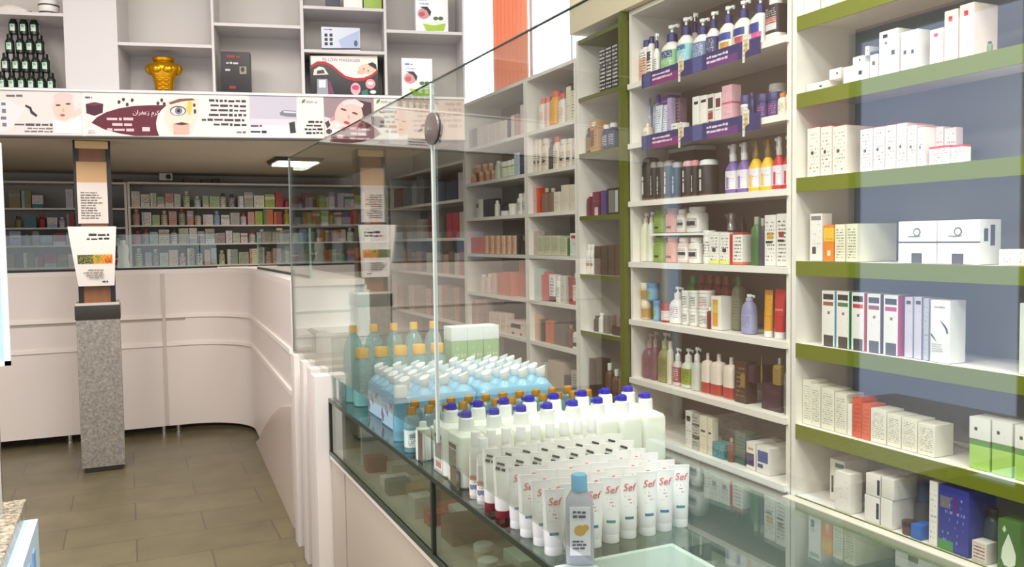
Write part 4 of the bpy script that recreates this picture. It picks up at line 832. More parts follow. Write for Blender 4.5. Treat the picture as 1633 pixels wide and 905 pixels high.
row('ledge '+ob, Z4[6], [
 (1323, 1347, 734, S('box', 'white carton with green stamp', body=pm(Wt, (150, 146, 140), 9, .3, ((.35, .95, .82, .92, (40, 120, 100)), (.1, .25, .2, .6, DK))), dep=.12), {'back': .07}),
 (1331, 1356, 754, S('box', 'white carton leaning before the green stamped one', body=pm(Wt, (170, 150, 140), 10, .35), dep=.06)),
 (1378, 1402, 792, S('box', 'lower white carton with dark slot', body=pm(Wt, (190, 180, 170), 6, .3, ((.8, .98, .2, .8, (50, 46, 80)),)), dep=.12)), (1404, 1426, 797, S('box', 'lower white carton with fine print', body=pm(Wt, (190, 180, 170), 6, .3), dep=.12)),
 (1380, 1403, 757, S('box', 'upper white carton with dark slot', body=pm(Wt, (190, 180, 170), 6, .3, ((.8, .98, .1, .8, (50, 46, 80)),)), dep=.12), {'yb': 791.5}), (1405, 1428, 764, S('box', 'upper white carton with fine print', body=pm(Wt, (190, 180, 170), 6, .3), dep=.12), {'yb': 796.5}),
 (1432, 1452, 833, S('jar', 'short brown jar', body=P_((96, 70, 66)), cap=P_((70, 50, 50)))), (1452, 1468, 838, S('box', 'small bright blue carton', body=pm((40, 96, 180), None), dep=.07)),
 (1448, 1478, 768, S('bottle', 'tall dark grey bottle', body=P_((74, 76, 80)), cap=P_((60, 80, 130)), neck=.8, capw=.85, caph=.4), {'back': .09}),
 (1481, 1494, 768, S('box', 'white edged carton', body=pm(Wt, DK, 8, .4), dep=.09)),
 (1495, 1549, 780, S('box', 'large blue carton with green corner', body=pm((44, 50, 140), (120, 140, 200), 6, .4, ((.0, .5, 0, .16, (70, 140, 70)), (.05, .4, .66, .84, (110, 106, 110)), (.5, .62, .6, .86, (90, 30, 110)))), dep=.13)),
 (1549, 1573, 865, S('box', 'small picture carton', body=pm((206, 200, 190), (140, 60, 70), 4, .6), dep=.05)),
 (1560, 1588, 812, S('bottle', 'dark teal bottle', body=P_((50, 66, 70)), cap=P_((40, 50, 54)), neck=.6, capw=.6), {'back': .06}),
], X=2.41)
z = Z4[6]+.0016; X = 2.41; Y0, Y1 = yat(1590, z, X), yat(1626, z, X)
make('box', abs(Y0-Y1), .08, onX(1608, 832, X)[2]-z, dict(body=P_((70, 110, 50), .4)), 'green carton with white drop at the outer end of the ledge', (X+.04, (Y0+Y1)/2, z), -math.pi/2, None, extra=drop)
# ------------------------------------------------------------------ pale shelving, far bay and near bay
fb = 'of far pale bay'; nb = 'of near pale bay'
pp = lambda s=0: S('box', 'pale pink carton', body=pm((232, 212, 206), (190, 160, 156), 8, .4, seed=s))
row('top shelf '+fb, Z2[0], [(748, 752, 208, S('box', 'slim grey carton', body=pm((150, 140, 136), DK, 6, .5))), (753, 759, 205, S('box', 'slim dark carton', body=pm((90, 80, 80), DK, 6, .5))), (761, 770, 201, pp(1)), (771, 779, 199, pp(2)), (780, 790, 197, pp(3)), (791, 800, 194, pp(4)), (801, 807, 192, pp(5)), (809, 812, 190, S('box', 'thin black carton', body=P_(Bk))), (815, 819, 184, pp(6)), (820, 826, 182, S('box', 'rose carton', body=pm((206, 160, 156), DK, 8, .4))), (830, 837, 167, S('box', 'tall pale pink carton', body=pm((232, 208, 200), DK, 8, .3)))])
pj = S('jar', 'lower peach jar', body=P_((222, 150, 120)), cap=P_((230, 196, 170)), label=pm((222, 160, 130), (120, 60, 50), 3, .5)); pj2 = dict(pj); pj2['desc'] = 'upper peach jar'
gj = S('jar', 'green and white jar', body=P_((150, 190, 90)), cap=P_(Wt), label=pm((226, 230, 210), (90, 130, 60), 3, .5))
row('second shelf '+fb, Z2[1], [(748, 757, 277, pj), (758, 767, 275, pj), (768, 777, 273, pj), (778, 786, 272, pj), (748, 757, 265, pj2, {'yb': 277.5}), (758, 767, 263, pj2, {'yb': 275.5}), (768, 777, 261, pj2, {'yb': 273.5}), (778, 786, 260, pj2, {'yb': 272.5}),
 (788, 794, 257, S('bottle', 'pale green bottle', body=P_((214, 220, 190)), cap=P_(Wt), neck=.6, capw=.6)), (796, 805, 258, gj), (806, 813, 256, gj), (814, 819, 254, gj), (820, 828, 244, S('box', 'tall pale blue carton', body=pm((190, 206, 216), DK, 8, .4))), (829, 836, 243, S('box', 'tall navy carton', body=pm((36, 46, 80), (150, 160, 190), 8, .4)))])
row('third shelf '+fb, Z2[2], [(758, 762, 325, S('jar', 'small grey jar', body=P_((200, 196, 190)), cap=P_(DK))), (763, 769, 318, S('box', 'slim white carton', body=pm(Wt, DK, 8, .4))), (771, 779, 318, S('box', 'black carton', body=pm((36, 40, 44), (90, 90, 96), 8, .4))), (780, 787, 317, S('box', 'black carton', body=pm((36, 40, 44), (90, 90, 96), 8, .4))), (788, 792, 320, S('bottle', 'slim white bottle', body=P_(Wt), cap=P_(Wt), neck=.6, capw=.6)), (794, 804, 329, S('jar', 'white jar with black lid', body=P_(Wt), cap=P_(Bk), lidh=.45)), (808, 816, 325, S('jar', 'white jar', body=P_(Wt), cap=P_(Wt))), (823, 830, 309, S('bottle', 'white bottle with dark bands', body=P_(Wt), cap=P_(Wt), label=pm(Wt, DK, 5, .6), neck=.6, capw=.6)), (831, 838, 307, S('bottle', 'white bottle with dark bands', body=P_(Wt), cap=P_(Wt), label=pm(Wt, DK, 5, .6), neck=.6, capw=.6))])
oc = lambda s: S('box', 'orange and cream carton', body=pm((230, 200, 176), (160, 90, 60), 6, .45, ((.0, .5, 0, 1, (214, 140, 100)),), seed=s))
row('fourth shelf '+fb, Z2[3], [(749, 758, 379, S('box', 'bright orange carton', body=pm((220, 96, 40), (170, 50, 20), 6, .5))), (759, 768, 379, S('box', 'bright orange carton', body=pm((220, 96, 40), (170, 50, 20), 6, .5)))]+[(a, a+8, 376, oc(i)) for i, a in enumerate((770, 779, 788, 797, 806, 815))]+[(824, 828, 376, S('box', 'dark slim carton', body=P_((60, 46, 40)))), (830, 837, 384, S('box', 'low dark carton', body=P_((50, 40, 36))))])
sal = S('box', 'salmon carton', body=pm((218, 130, 112), (180, 90, 80), 8, .45))
row('fifth shelf '+fb, Z2[4], [(762, 770, 438, S('bottle', 'pale rose bottle', body=P_((226, 200, 194)), cap=P_(Wt), neck=.5, capw=.5)), (772, 780, 437, S('bottle', 'pale rose bottle', body=P_((226, 200, 194)), cap=P_(Wt), neck=.5, capw=.5)), (783, 790, 436, S('box', 'light pink carton', body=pm((228, 196, 186), DK, 8, .3))), (793, 801, 435, sal), (802, 810, 434, sal), (811, 819, 434, sal), (825, 837, 415, S('box', 'tall salmon carton set back', body=pm((206, 130, 116), (170, 90, 80), 10, .4)), {'back': .06})])
row('sixth shelf '+fb, Z2[5], [(748, 755, 480, S('box', 'rose grey carton', body=pm((190, 160, 154), DK, 8, .4))), (756, 763, 478, S('box', 'rose grey carton', body=pm((200, 170, 164), DK, 8, .4))), (764, 770, 478, S('box', 'rose grey carton', body=pm((190, 160, 154), DK, 8, .4))), (771, 777, 477, S('box', 'rose grey carton', body=pm((180, 150, 146), DK, 8, .4))),
 (780, 788, 498, S('box', 'cream pink carton', body=pm((234, 212, 200), (150, 120, 110), 6, .4))), (789, 798, 499, S('box', 'cream pink carton', body=pm((234, 212, 200), (150, 120, 110), 6, .4))), (799, 807, 500, S('box', 'cream pink carton', body=pm((234, 212, 200), (150, 120, 110), 6, .4))), (809, 838, 513, S('box', 'cream display carton with dark plaque', body=pm((236, 214, 204), None, 6, .4, ((.2, .75, .5, .82, (60, 46, 46)), (.25, .4, .05, .2, (80, 50, 50)), (.7, .82, .05, .2, (80, 50, 50))))))])
cp = S('bottle', 'cream bottle with dark print', body=P_((226, 212, 194)), cap=P_((226, 214, 200)), label=pm((226, 212, 194), DK, 6, .55, ((.2, .7, .3, .45, DK),)), neck=.75, capw=.8, p=3.4)
row('top shelf '+nb, Z2[0], [(857, 866, 157, S('bottle', 'white bottle with coral cap', body=P_((236, 226, 216)), cap=P_((220, 110, 90)), label=pm((236, 226, 216), (190, 120, 100), 6, .5), neck=.6, capw=.6)), (867, 874, 154, S('bottle', 'pink bottle with coral cap', body=P_((232, 190, 180)), cap=P_((220, 110, 90)), neck=.6, capw=.6)), (875, 886, 145, S('bottle', 'tall orange bottle', body=P_((230, 160, 50)), cap=P_((220, 90, 60)), label=pm((236, 170, 60), (190, 100, 30), 8, .4), neck=.7, capw=.7)), (888, 898, 149, S('bottle', 'white bottle with red cap', body=P_((236, 226, 216)), cap=P_((210, 90, 80)), label=pm((236, 226, 216), (190, 90, 80), 6, .5), neck=.6, capw=.6)), (903, 910, 138, S('box', 'tall cream carton', body=pm((236, 226, 200), DK, 8, .4))), (911, 919, 135, S('box', 'tall cream carton', body=pm((236, 226, 200), DK, 8, .5, ((0, 1, .85, 1, DK),))))])
row('second shelf '+nb, Z2[1], [(844, 852, 223, cp), (853, 861, 222, cp), (862, 872, 221, cp), (874, 879, 226, S('bottle', 'slim dark bottle', body=P_((80, 70, 64)), cap=P_(DK), neck=.6, capw=.6)), (880, 889, 218, S('bottle', 'cream bottle with red cap', body=P_((226, 212, 194)), cap=P_((206, 60, 50)), label=pm((226, 212, 194), DK, 6, .6), neck=.7, capw=.7)), (890, 900, 222, cp), (901, 910, 221, cp), (911, 919, 220, cp)])
row('third shelf '+nb, Z2[2], [(844, 852, 297, S('box', 'pink carton', body=pm((224, 180, 170), DK, 8, .4))), (853, 860, 300, S('box', 'vivid orange carton', body=pm((216, 80, 40), (240, 200, 180), 5, .3))), (862, 871, 300, S('bottle', 'brown bottle', body=P_((130, 100, 88)), cap=P_((200, 180, 170)), neck=.4, capw=.4)), (872, 881, 300, S('bottle', 'brown bottle', body=P_((130, 100, 88)), cap=P_((200, 180, 170)), neck=.4, capw=.4)), (883, 893, 306, S('box', 'short cream carton', body=pm((228, 216, 196), DK, 8, .4))), (895, 907, 295, S('box', 'tall beige carton', body=pm((228, 214, 196), (150, 140, 126), 9, .4))), (908, 919, 294, S('box', 'tall beige carton', body=pm((228, 214, 196), (150, 140, 126), 9, .4)))])
sg = S('box', 'sage carton with fine print', body=pm((200, 200, 170), (150, 150, 120), 8, .5, ((0, 1, 0, .2, (210, 206, 180)),)))
row('fourth shelf '+nb, Z2[3], [(844, 852, 369, S('box', 'tall grey pink carton', body=pm((206, 186, 176), DK, 8, .4))), (854, 866, 377, sg), (867, 879, 376, sg), (880, 892, 376, sg), (893, 904, 378, sg), (905, 908, 380, S('box', 'thin green carton', body=P_((50, 120, 60)))), (909, 919, 372, S('box', 'white carton with red band', body=pm(Wt, DK, 7, .4, ((.2, 1, .76, .9, (190, 60, 50)),))))])
row('fifth shelf '+nb, Z2[4], [(845, 859, 428, S('box', 'pale teal carton', body=pm((190, 206, 196), (100, 130, 120), 6, .3))), (861, 867, 438, S('box', 'coral carton', body=pm((214, 100, 100), DK, 7, .3))), (868, 875, 434, S('box', 'pink red carton', body=pm((206, 90, 100), (240, 210, 206), 7, .3))), (876, 884, 438, S('box', 'white carton with dark foot', body=pm(Wt, DK, 6, .5, ((0, 1, 0, .2, (90, 40, 40)),)))), (885, 892, 441, S('bottle', 'white bottle with dark foot', body=P_(Wt), cap=P_(Wt), label=pm(Wt, DK, 5, .5), neck=.5, capw=.5)), (894, 901, 440, S('box', 'grey white carton', body=pm((210, 204, 196), DK, 6, .4))), (904, 911, 441, S('jar', 'dark red jar', body=P_((150, 30, 40)), cap=P_((130, 30, 36)))), (912, 919, 436, S('bottle', 'red and white bottle', body=P_((190, 40, 46)), cap=P_(Wt), label=pm(Wt, Rd, 5, .5), neck=.5, capw=.5))])
row('sixth shelf '+nb, Z2[5], [(846, 854, 500, S('box', 'pink carton', body=pm((226, 180, 168), DK, 8, .3))), (856, 861, 508, S('box', 'gold carton', body=pm((206, 170, 100), DK, 6, .4))), (862, 867, 510, S('box', 'black carton', body=P_((44, 34, 30)))), (870, 876, 512, S('box', 'orange carton', body=pm((214, 116, 76), DK, 6, .2))), (877, 882, 513, S('box', 'orange carton', body=pm((214, 116, 76), DK, 6, .2))), (884, 892, 516, S('box', 'grey brown carton', body=pm((116, 104, 98), DK, 6, .4))), (893, 901, 517, S('box', 'grey brown carton', body=pm((116, 104, 98), DK, 6, .4))), (903, 910, 519, S('bottle', 'brown bottle with pale cap', body=P_((120, 76, 66)), cap=P_((170, 130, 120)), neck=.5, capw=.5)), (912, 919, 524, S('bottle', 'white bottle with black foot', body=P_(Wt), cap=P_(DK), label=pm(Wt, DK, 3, .5, ((0, 1, 0, .4, DK),)), neck=.5, capw=.5))])
row('base shelf '+nb, Z2[6], [(862, 872, 580, S('box', 'large pale carton', body=pm((214, 196, 186), DK, 8, .2))), (874, 897, 577, S('box', 'large beige carton', body=pm((206, 186, 172), DK, 8, .2))), (900, 909, 600, S('box', 'dark carton', body=P_((90, 76, 74)))), (911, 920, 592, S('box', 'grey striped carton', body=pm((190, 184, 180), DK, 8, .5)))])
# ------------------------------------------------------------------ narrow green column
gc = 'of narrow green column'
recs = []
for c in range(3):
    for r_ in range(4):
        z0 = Z0 = ZN[0]+.0016+r_*.062
        x0 = 956+c*10; X = 2.45; Y0, Y1 = yat(x0, ZN[0], X), yat(x0+9.4, ZN[0], X)
        recs.append((c, S('box', ('lowest', 'second', 'third', 'topmost')[r_]+' black carton with white stripes in its stack'), lambda L, G, a=Y0, b=Y1, z0=z0, r_=r_: make('box', abs(a-b)*.97, .05, .061, dict(body=pm((30, 30, 32), (216, 216, 216), 2, .6, (), (.05, .95, .1, .9), r_, kw=5)), L.replace(' on top shelf of narrow green column', ' of narrow green column'), (2.475, (a+b)/2, z0), -math.pi/2, G)))
labelled(recs, 'top shelf '+gc)
dkb = S('box', 'dark brown carton', body=pm((84, 66, 56), (130, 116, 100), 8, .4))
row('second shelf '+gc, ZN[1], [(929, 939, 205, S('bottle', 'black bottle with gold label', body=P_((40, 34, 30)), cap=P_((50, 44, 40)), label=pm((150, 120, 60), (40, 30, 20), 5, .6), neck=.7, capw=.7)), (941, 953, 192, S('box', 'red and gold carton', body=pm((196, 150, 100), (110, 40, 30), 7, .5, ((0, .5, .2, .7, (120, 46, 40)), (.2, .8, .8, .95, Wt))))), (958, 967, 199, S('bottle', 'navy bottle with white cap', body=P_((40, 50, 90)), cap=P_(Wt), label=pm((60, 70, 110), Wt, 5, .55), neck=.7, capw=.7)), (968, 978, 196, S('bottle', 'navy bottle with white cap', body=P_((40, 50, 90)), cap=P_(Wt), label=pm((60, 70, 110), Wt, 5, .55), neck=.7, capw=.7))])
row('third shelf '+gc, ZN[2], [(931, 943, 308, S('bottle', 'maroon bottle with pink cap', body=P_((110, 44, 60)), cap=P_((226, 190, 196)), neck=.6, capw=.7)), (945, 956, 306, S('box', 'maroon carton with pale foot', body=pm((120, 50, 66), (180, 120, 130), 6, .4, ((.3, .8, 0, .35, (220, 196, 196)),)))), (958, 966, 304, S('box', 'violet carton', body=pm((90, 70, 130), DK, 6, .3))), (968, 989, 300, S('box', 'grey carton with black frame', body=pm((36, 38, 38), None, 6, .3, ((.12, .88, .08, .92, (120, 120, 110)), (.65, .85, .1, .9, (190, 196, 196))))))])
wtb = S('bottle', 'white bottle with striped cap', body=P_(Wt), cap=P_(Wt), label=pm(Wt, DK, 6, .45, ((.1, .9, .3, .5, (170, 120, 90)),)), neck=.6, capw=.7)
row('fourth shelf '+gc, ZN[3], [(926, 935, 390, wtb), (936, 945, 390, wtb), (948, 958, 393, dkb), (959, 969, 392, dkb), (970, 980, 391, dkb), (981, 990, 390, dkb)])
row('fifth shelf '+gc, ZN[4], [(945, 952, 504, S('bottle', 'slim dark bottle', body=P_((70, 60, 56)), cap=P_(DK), neck=.6, capw=.6)), (953, 960, 500, S('bottle', 'slim white bottle', body=P_(Wt), cap=P_(Wt), neck=.6, capw=.6)), (962, 968, 504, S('box', 'grey carton', body=pm((150, 140, 130), DK, 6, .4))), (970, 992, 521, S('box', 'wide dark brown carton', body=pm((74, 58, 50), DK, 6, .3))), (974, 981, 504, S('box', 'slim taupe carton', body=pm((150, 130, 120), DK, 6, .4)), {'yb': 521.5}), (983, 990, 504, S('box', 'slim taupe carton', body=pm((150, 130, 120), DK, 6, .4)), {'yb': 521.5})])
row('bottom shelf '+gc, ZN[5], [(940, 950, 573, dkb), (951, 961, 572, dkb), (964, 972, 580, S('bottle', 'white capped brown bottle', body=P_((110, 80, 64)), cap=P_(Wt), neck=.5, capw=.5)), (975, 983, 590, S('bottle', 'white capped brown bottle', body=P_((110, 80, 64)), cap=P_(Wt), neck=.5, capw=.5)), (985, 992, 590, S('bottle', 'pale brown bottle', body=P_((150, 120, 100)), cap=P_(Wt), neck=.5, capw=.5))])
# ------------------------------------------------------------------ dim corner shelves under the mezzanine
cb = 'of dim corner bay'
r = random.Random(4)
def rnd_row(where, z, xs, ytop, pals, X=2.435):
    its = []
    for i in range(len(xs)-1):
        a, b = xs[i], xs[i+1]-.6; nm, c, ink = pals[i % len(pals)]
        its.append((a, b, ytop+r.uniform(-4, 4), S('box', nm+' carton', body=pm(c, ink, 8, .4, seed=i % 4), name='stock_box')))
    row(where, z, its, X)
row('top shelf '+cb, Z1[0], [(625, 632, 302, S('box', 'rust carton', body=pm((150, 90, 60), DK, 6, .3))), (633, 640, 304, S('box', 'rust carton', body=pm((150, 90, 60), DK, 6, .3))), (643, 649, 296, S('box', 'slate grey carton', body=pm((110, 116, 116), DK, 6, .3))), (650, 656, 299, S('box', 'slate grey carton', body=pm((110, 116, 116), DK, 6, .3))), (657, 663, 292, S('box', 'pale grey carton', body=pm((170, 170, 166), DK, 6, .3))), (665, 669, 280, S('box', 'tall grey carton', body=pm((130, 130, 126), DK, 6, .3))), (670, 675, 281, S('box', 'tall grey carton', body=pm((130, 130, 126), DK, 6, .3))), (677, 688, 286, S('box', 'large charcoal carton', body=P_((50, 50, 56)))), (692, 710, 291, S('box', 'navy folder box', body=P_((46, 54, 84)))), (711, 728, 290, S('box', 'navy folder box', body=P_((46, 54, 84)))), (731, 741, 275, S('box', 'tall white carton', body=pm((220, 214, 206), DK, 6, .2)))])
row('second shelf '+cb, Z1[1], [(642, 648, 356, S('box', 'beige carton', body=pm((200, 186, 170), DK, 8, .4))), (649, 655, 354, S('box', 'beige carton', body=pm((200, 186, 170), DK, 8, .4))), (657, 663, 352, S('box', 'pale grey carton', body=pm((176, 176, 170), DK, 8, .3))), (665, 673, 350, S('box', 'beige carton', body=pm((200, 186, 170), DK, 8, .4))), (683, 690, 346, S('box', 'dark red carton', body=pm((130, 50, 50), DK, 8, .3))), (692, 698, 348, S('box', 'brown carton', body=pm((120, 96, 86), DK, 8, .3))), (700, 708, 346, S('box', 'dark grey carton', body=pm((90, 86, 86), DK, 8, .3))), (712, 721, 340, S('box', 'crimson carton', body=pm((190, 40, 70), DK, 8, .1))), (722, 731, 339, S('box', 'crimson carton', body=pm((190, 40, 70), DK, 8, .1))), (733, 741, 338, S('box', 'cream carton', body=pm((214, 200, 184), DK, 8, .3)))])
pl_ = [('cream', (206, 196, 182), DK), ('rose', (190, 130, 126), DK), ('grey', (150, 146, 140), DK), ('peach', (206, 150, 126), DK), ('taupe', (120, 104, 98), DK)]
rnd_row('third shelf '+cb, Z1[2], [640, 648, 656, 664, 672, 680, 689, 698, 707, 716, 725, 733, 741], 404, pl_)
rnd_row('fourth shelf '+cb, Z1[3], [634, 643, 652, 661, 670, 679, 688, 697, 706, 715, 724, 733, 741], 458, pl_[3:]+pl_[:3])
# ------------------------------------------------------------------ goods standing on the near counter
Z0 = ZC+.0006
# white tubes with a red logo, standing on their caps
TB = pm((242, 240, 240), (214, 120, 124), 11, .42, [(.3, .72, .22, .27, (40, 110, 150))], (.28, .74, .42, .66), 2, .3)
TBg = pm((242, 240, 240), (214, 120, 124), 11, .42, [(.3, .72, .22, .27, (40, 140, 130))], (.28, .74, .42, .66), 2, .3)
TCAP = mat((240, 240, 240), .3); LOGO = mat((214, 100, 108), .4)
lg = textmesh('Sef', .020, LOGO, .25)
def tubelogo(t, w, d, h):
    o = obj('logo', lg, t, (0.001, -d/2*.36-.0011, h*.815)); o.rotation_euler = (-.17, 0, 0)
recs = []
rowname = ['front', 'second', 'third', 'rear']
for r_ in range(4):
    for c in range(8):
        st = S('tube', f'white hand cream tube with red logo, {rowname[r_]} row')
        x = .722+.0438*c+.003*(r_ % 2); y = 1.412+.055*r_+.004*math.sin(c*2.1)+.02*(c/7)
        def b(L, G, x=x, y=y, r_=r_, c=c):
            make('tube', .0425, .034, .124+.003*((c+r_) % 2), dict(body=TBg if (c*3+r_) % 4 == 1 else TB, cap=TCAP), L, (x, y, Z0), -.36+.12*math.sin(c*1.7+r_), 'hand cream tubes with red logo', extra=tubelogo)
        recs.append((c, st, b))
labelled(recs, 'the counter')
# taller tubes with dark slanted lettering and maroon caps
DT = pm((242, 240, 236), (190, 180, 180), 12, .3, (), (.3, .7, .2, .5), 3, .3); DI = mat((50, 50, 54), .4); MC = mat((120, 34, 44), .35)
sc_ = scribble(.028, .022, 2, DI, 12, 1.0, t=.0012); scm = sc_.mesh('lettering', DI, False)
def darklogo(t, w, d, h):
    o = obj('lettering', scm, t, (0, -d/2*.34, h*.84)); o.rotation_euler = (-.17, .3, 0)
recs = []
for r_ in range(2):
    for c in range(8):
        st = S('tube', f'white tube with dark slanted print, {("nearer", "farther")[r_]} row')
        x = .722+.0445*c; y = 1.648+.056*r_+.004*math.sin(c*3+r_)
        def b(L, G, x=x, y=y, c=c, r_=r_): make('tube', .042, .034, .132+.004*r_, dict(body=DT, cap=MC), L, (x, y, Z0), -.4+.16*math.sin(c*2.3+r_*2), 'tubes with dark print', extra=darklogo)
        recs.append((c, st, b))
labelled(recs, 'the counter')
# small white bottles with rounded white caps
WBL = pm((236, 230, 224), (110, 120, 150), 10, .45, [(.1, .9, .42, .55, (200, 130, 110)), (.1, .9, .18, .3, (120, 130, 160))], (.1, .9, .1, .6), 1)
recs = []
for c in range(9):
    recs.append((c, S('bottle', 'white bottle with rounded white cap'), lambda L, G, c=c: make('bottle', .031, .029, .156, dict(body=mat((240, 238, 232), .3), cap=mat((244, 244, 242), .3), label=WBL, capw=.76, neck=.72, caph=.2, p=3, lab=(.06, .6)), L, (.722+.0385*c, 1.80, Z0), -.6, 'white bottles with rounded caps')))
labelled(recs, 'counter behind the tubes')
make('bottle', .031, .029, .15, dict(body=mat((240, 238, 232), .3), cap=mat((244, 244, 242), .3), label=WBL, capw=.76, neck=.72, caph=.2, p=3, lab=(.06, .6)), 'white bottle with rounded cap standing forward at the counter edge', (.722, 1.755, Z0), -.6, 'white bottles with rounded caps')
# big white bottles with blue snap caps
JB = mat((232, 236, 224), .35); JN = mat((240, 242, 240), .3); JC = mat((40, 36, 176), .3)
JL = pm((226, 226, 214), (60, 60, 64), 14, .5, [(.1, .9, .84, .95, (60, 60, 64)), (.1, .9, .3, .8, (150, 146, 140)), (.2, .8, .06, .22, (200, 140, 130))], (.1, .9, .04, .9), 4)
def jug(label, x, y, k):
    t = thing('disinfectant_bottle', label, 'bottle', (x, y, Z0), -math.pi/2+.0, 'white bottles with blue caps')
    w, d, h = .104, .0735, .128
    obj('body', cached(('jug',), lambda: MB().loft([(0, w/2*.94, d/2*.92, 5), (.004, w/2, d/2, 6), (h*.9, w/2, d/2, 6), (h*.965, w/2*.94, d/2*.93, 5), (h, w/2*.72, d/2*.72, 3.5), (h*1.03, .021, .021, 2)], 28).mesh('bottle_body', JB)), t)
    obj('neck', cached(('jugn',), lambda: MB().loft([(h*1.02, .0205, .0205, 2), (h*1.02+.030, .019, .019, 2), (h*1.02+.033, .014, .014, 2)], 20).mesh('neck', JN)), t)
    def capm():
        z = h*1.02+.033
        mb = MB().loft([(z-.001, .0135, .0135, 2), (z+.008, .0135, .0135, 2), (z+.013, .0125, .0125, 2), (z+.016, .008, .008, 2)], 18)
        mb.box(-.004, .004, -.022, -.010, z+.004, z+.012, b=.001)
        return mb.mesh('snap_cap', JC)
    o = obj('snap_cap', cached(('jugc',), capm), t); o.rotation_euler = (0, 0, .3*math.sin(k*2.7))
    obj('label', cached(('jugl',), lambda: MB().box(-w*.3, w*.3, -d/2-.0012, -d/2+.001, .012, h*.84).mesh('label', JL)), t)
recs = []
for r_, n_ in ((0, 8), (1, 8)):
    for c in range(n_): recs.append((c, S('x', f'white bottle with blue snap cap, {("near", "far")[r_]} row'), lambda L, G, r_=r_, c=c: jug(L, .748+.0745*c+.012*r_*(c > 4), 1.925+.106*r_, c+r_)))
labelled(recs, 'the counter')
# squat pale bottles and clear blue ones near the counter edge
recs = []
for c in range(4): recs.append((c, S('bottle', 'squat white bottle with round top'), lambda L, G, c=c: make('bottle', .038, .036, .105, dict(body=mat((226, 238, 228), .35), cap=mat((236, 244, 240), .35), capw=.55, neck=.5, caph=.12, p=4, shoulder=.82), L, (.722+.041*c, 2.185+.0*c, Z0), 0, 'squat white bottles')))
labelled(recs, 'counter by the glass joint')
AQ = glassmat('aqua_plastic', (168, 220, 232), .06, milk=.35); AMB = mat((196, 140, 40), .25, .3); TEAL = glassmat('teal_plastic', (166, 212, 220), .06, milk=.3)
LBm = pm((206, 214, 206), (90, 110, 120), 6, .5, [(.2, .8, .55, .8, (120, 150, 150))])
recs = []
for r_, xs_ in ((0, [.722+.052*i for i in range(12)]), (1, [.75+.056*i for i in range(10)])):
    for i, x in enumerate(xs_):
        recs.append((i, S('bottle', f'clear blue bottle with amber cap, {("near", "far")[r_]} row'), lambda L, G, x=x, r_=r_, i=i: make('bottle', .044, .042, .128+.006*r_, dict(body=TEAL, cap=AMB, label=LBm, capw=.62, neck=.55, caph=.15, p=2.2, lab=(.12, .5)), L, (x, 2.285+.056*r_, Z0), 0, 'bottles with amber caps')))
labelled(recs, 'the counter')
make('bottle', .05, .044, .165, dict(body=AQ, cap=mat((236, 242, 242), .3), capw=.8, neck=.6, caph=.2, p=2.2, name='sanitizer_bottle'), 'single clear blue bottle with white cap before the shrink-wrapped packs', (.735, 2.43, Z0), 0, None)
# shrink-wrapped packs of blue bottles with white flip caps
FILM = mat((126, 196, 232), .18, 0, 0, alpha=.8); FILML = mat((186, 224, 244), .25)
FC = mat((234, 240, 238), .35); PB = mat((150, 206, 232), .12)
def flipcap():
    mb = MB().loft([(0, .0135, .0135, 2), (.004, .0165, .0165, 2), (.020, .0165, .0165, 2)], 18)
    n = 18; vs = []
    for z0, sl in ((.020, 0), (.030, .007)):
        for i in range(n):
            t = 2*math.pi*(i+.5)/n; x, y = .0163*math.cos(t), .0163*math.sin(t); vs.append((x, y, z0+(sl*x/.0163 if sl else 0)))
    mb.add(vs, [(i, (i+1) % n, n+(i+1) % n, n+i) for i in range(n)]+[tuple(range(n, 2*n)), tuple(range(n-1, -1, -1))])
    return mb.mesh('flip_cap', FC)
def shrink_pack(label, x, y, seed):
    t = thing('bottle_pack', label, 'pack', (x, y, Z0), 0, 'shrink-wrapped packs of blue bottles')
    w, d, h = .272, .196, .112
    obj('film_wrap', cached(('film',), lambda: MB().loft([(0, w/2, d/2, 12), (h*.9, w/2, d/2, 12), (h, w/2-.006, d/2-.006, 9)], 40).mesh('film_wrap', FILM)), t)
    obj('pale_band', cached(('filmb',), lambda: MB().band(.004, h*.66, w/2, d/2, 12, .0008, 40).mesh('pale_band', FILML)), t)
    o = part('lettering', scribble(.09, .016, 1, INK, 4, .95, t=.0012), mat((70, 84, 110), .5), t, (-.02, -d/2-.0012, h*.5)); o.rotation_euler = (0, -.06, 0)
    for q in range(3):
        part('flower_print', MB().prism([(-.016+.03*math.cos(a)*(.5+.5*math.sin(3*a+q)**2)*.6, .0+.026*math.sin(a)*(.55+.45*math.cos(2*a+q))) for a in [2*math.pi*i/14 for i in range(14)]], -.0005, .0012, 'Y'), mat((146, 110, 140), .5), t, (-w/2-.0016, -.05+.05*q, .075-.022*q), -math.pi/2)
    cap = cached(('flip',), flipcap); body = cached(('pbody',), lambda: MB().loft([(.004, .029, .029, 2.3), (h*.92, .030, .030, 2.3), (h*1.06, .026, .026, 2), (h*1.17, .013, .013, 2), (h*1.21, .012, .012, 2)], 18).mesh('bottle', PB))
    for i in range(4):
        for j in range(3):
            b = obj('bottle', body, t, (-w/2+.036+.0665*i, -d/2+.036+.0615*j, 0)); b.rotation_euler = (0, 0, (seed*1.3+i*1.1+j*.7) % 1.4-.7)
            obj('flip_cap', cap, b, (0, 0, h*1.2))
shrink_pack('shrink-wrapped pack of blue bottles nearest the counter edge', .885, 2.615, 1)
shrink_pack('shrink-wrapped pack of blue bottles nearest the pale shelving', 1.165, 2.615, 2)
shrink_pack('shrink-wrapped pack of blue bottles before the yellow-capped bottles', .895, 2.825, 3)
shrink_pack('shrink-wrapped pack of blue bottles before the green and white cartons', 1.175, 2.825, 4)
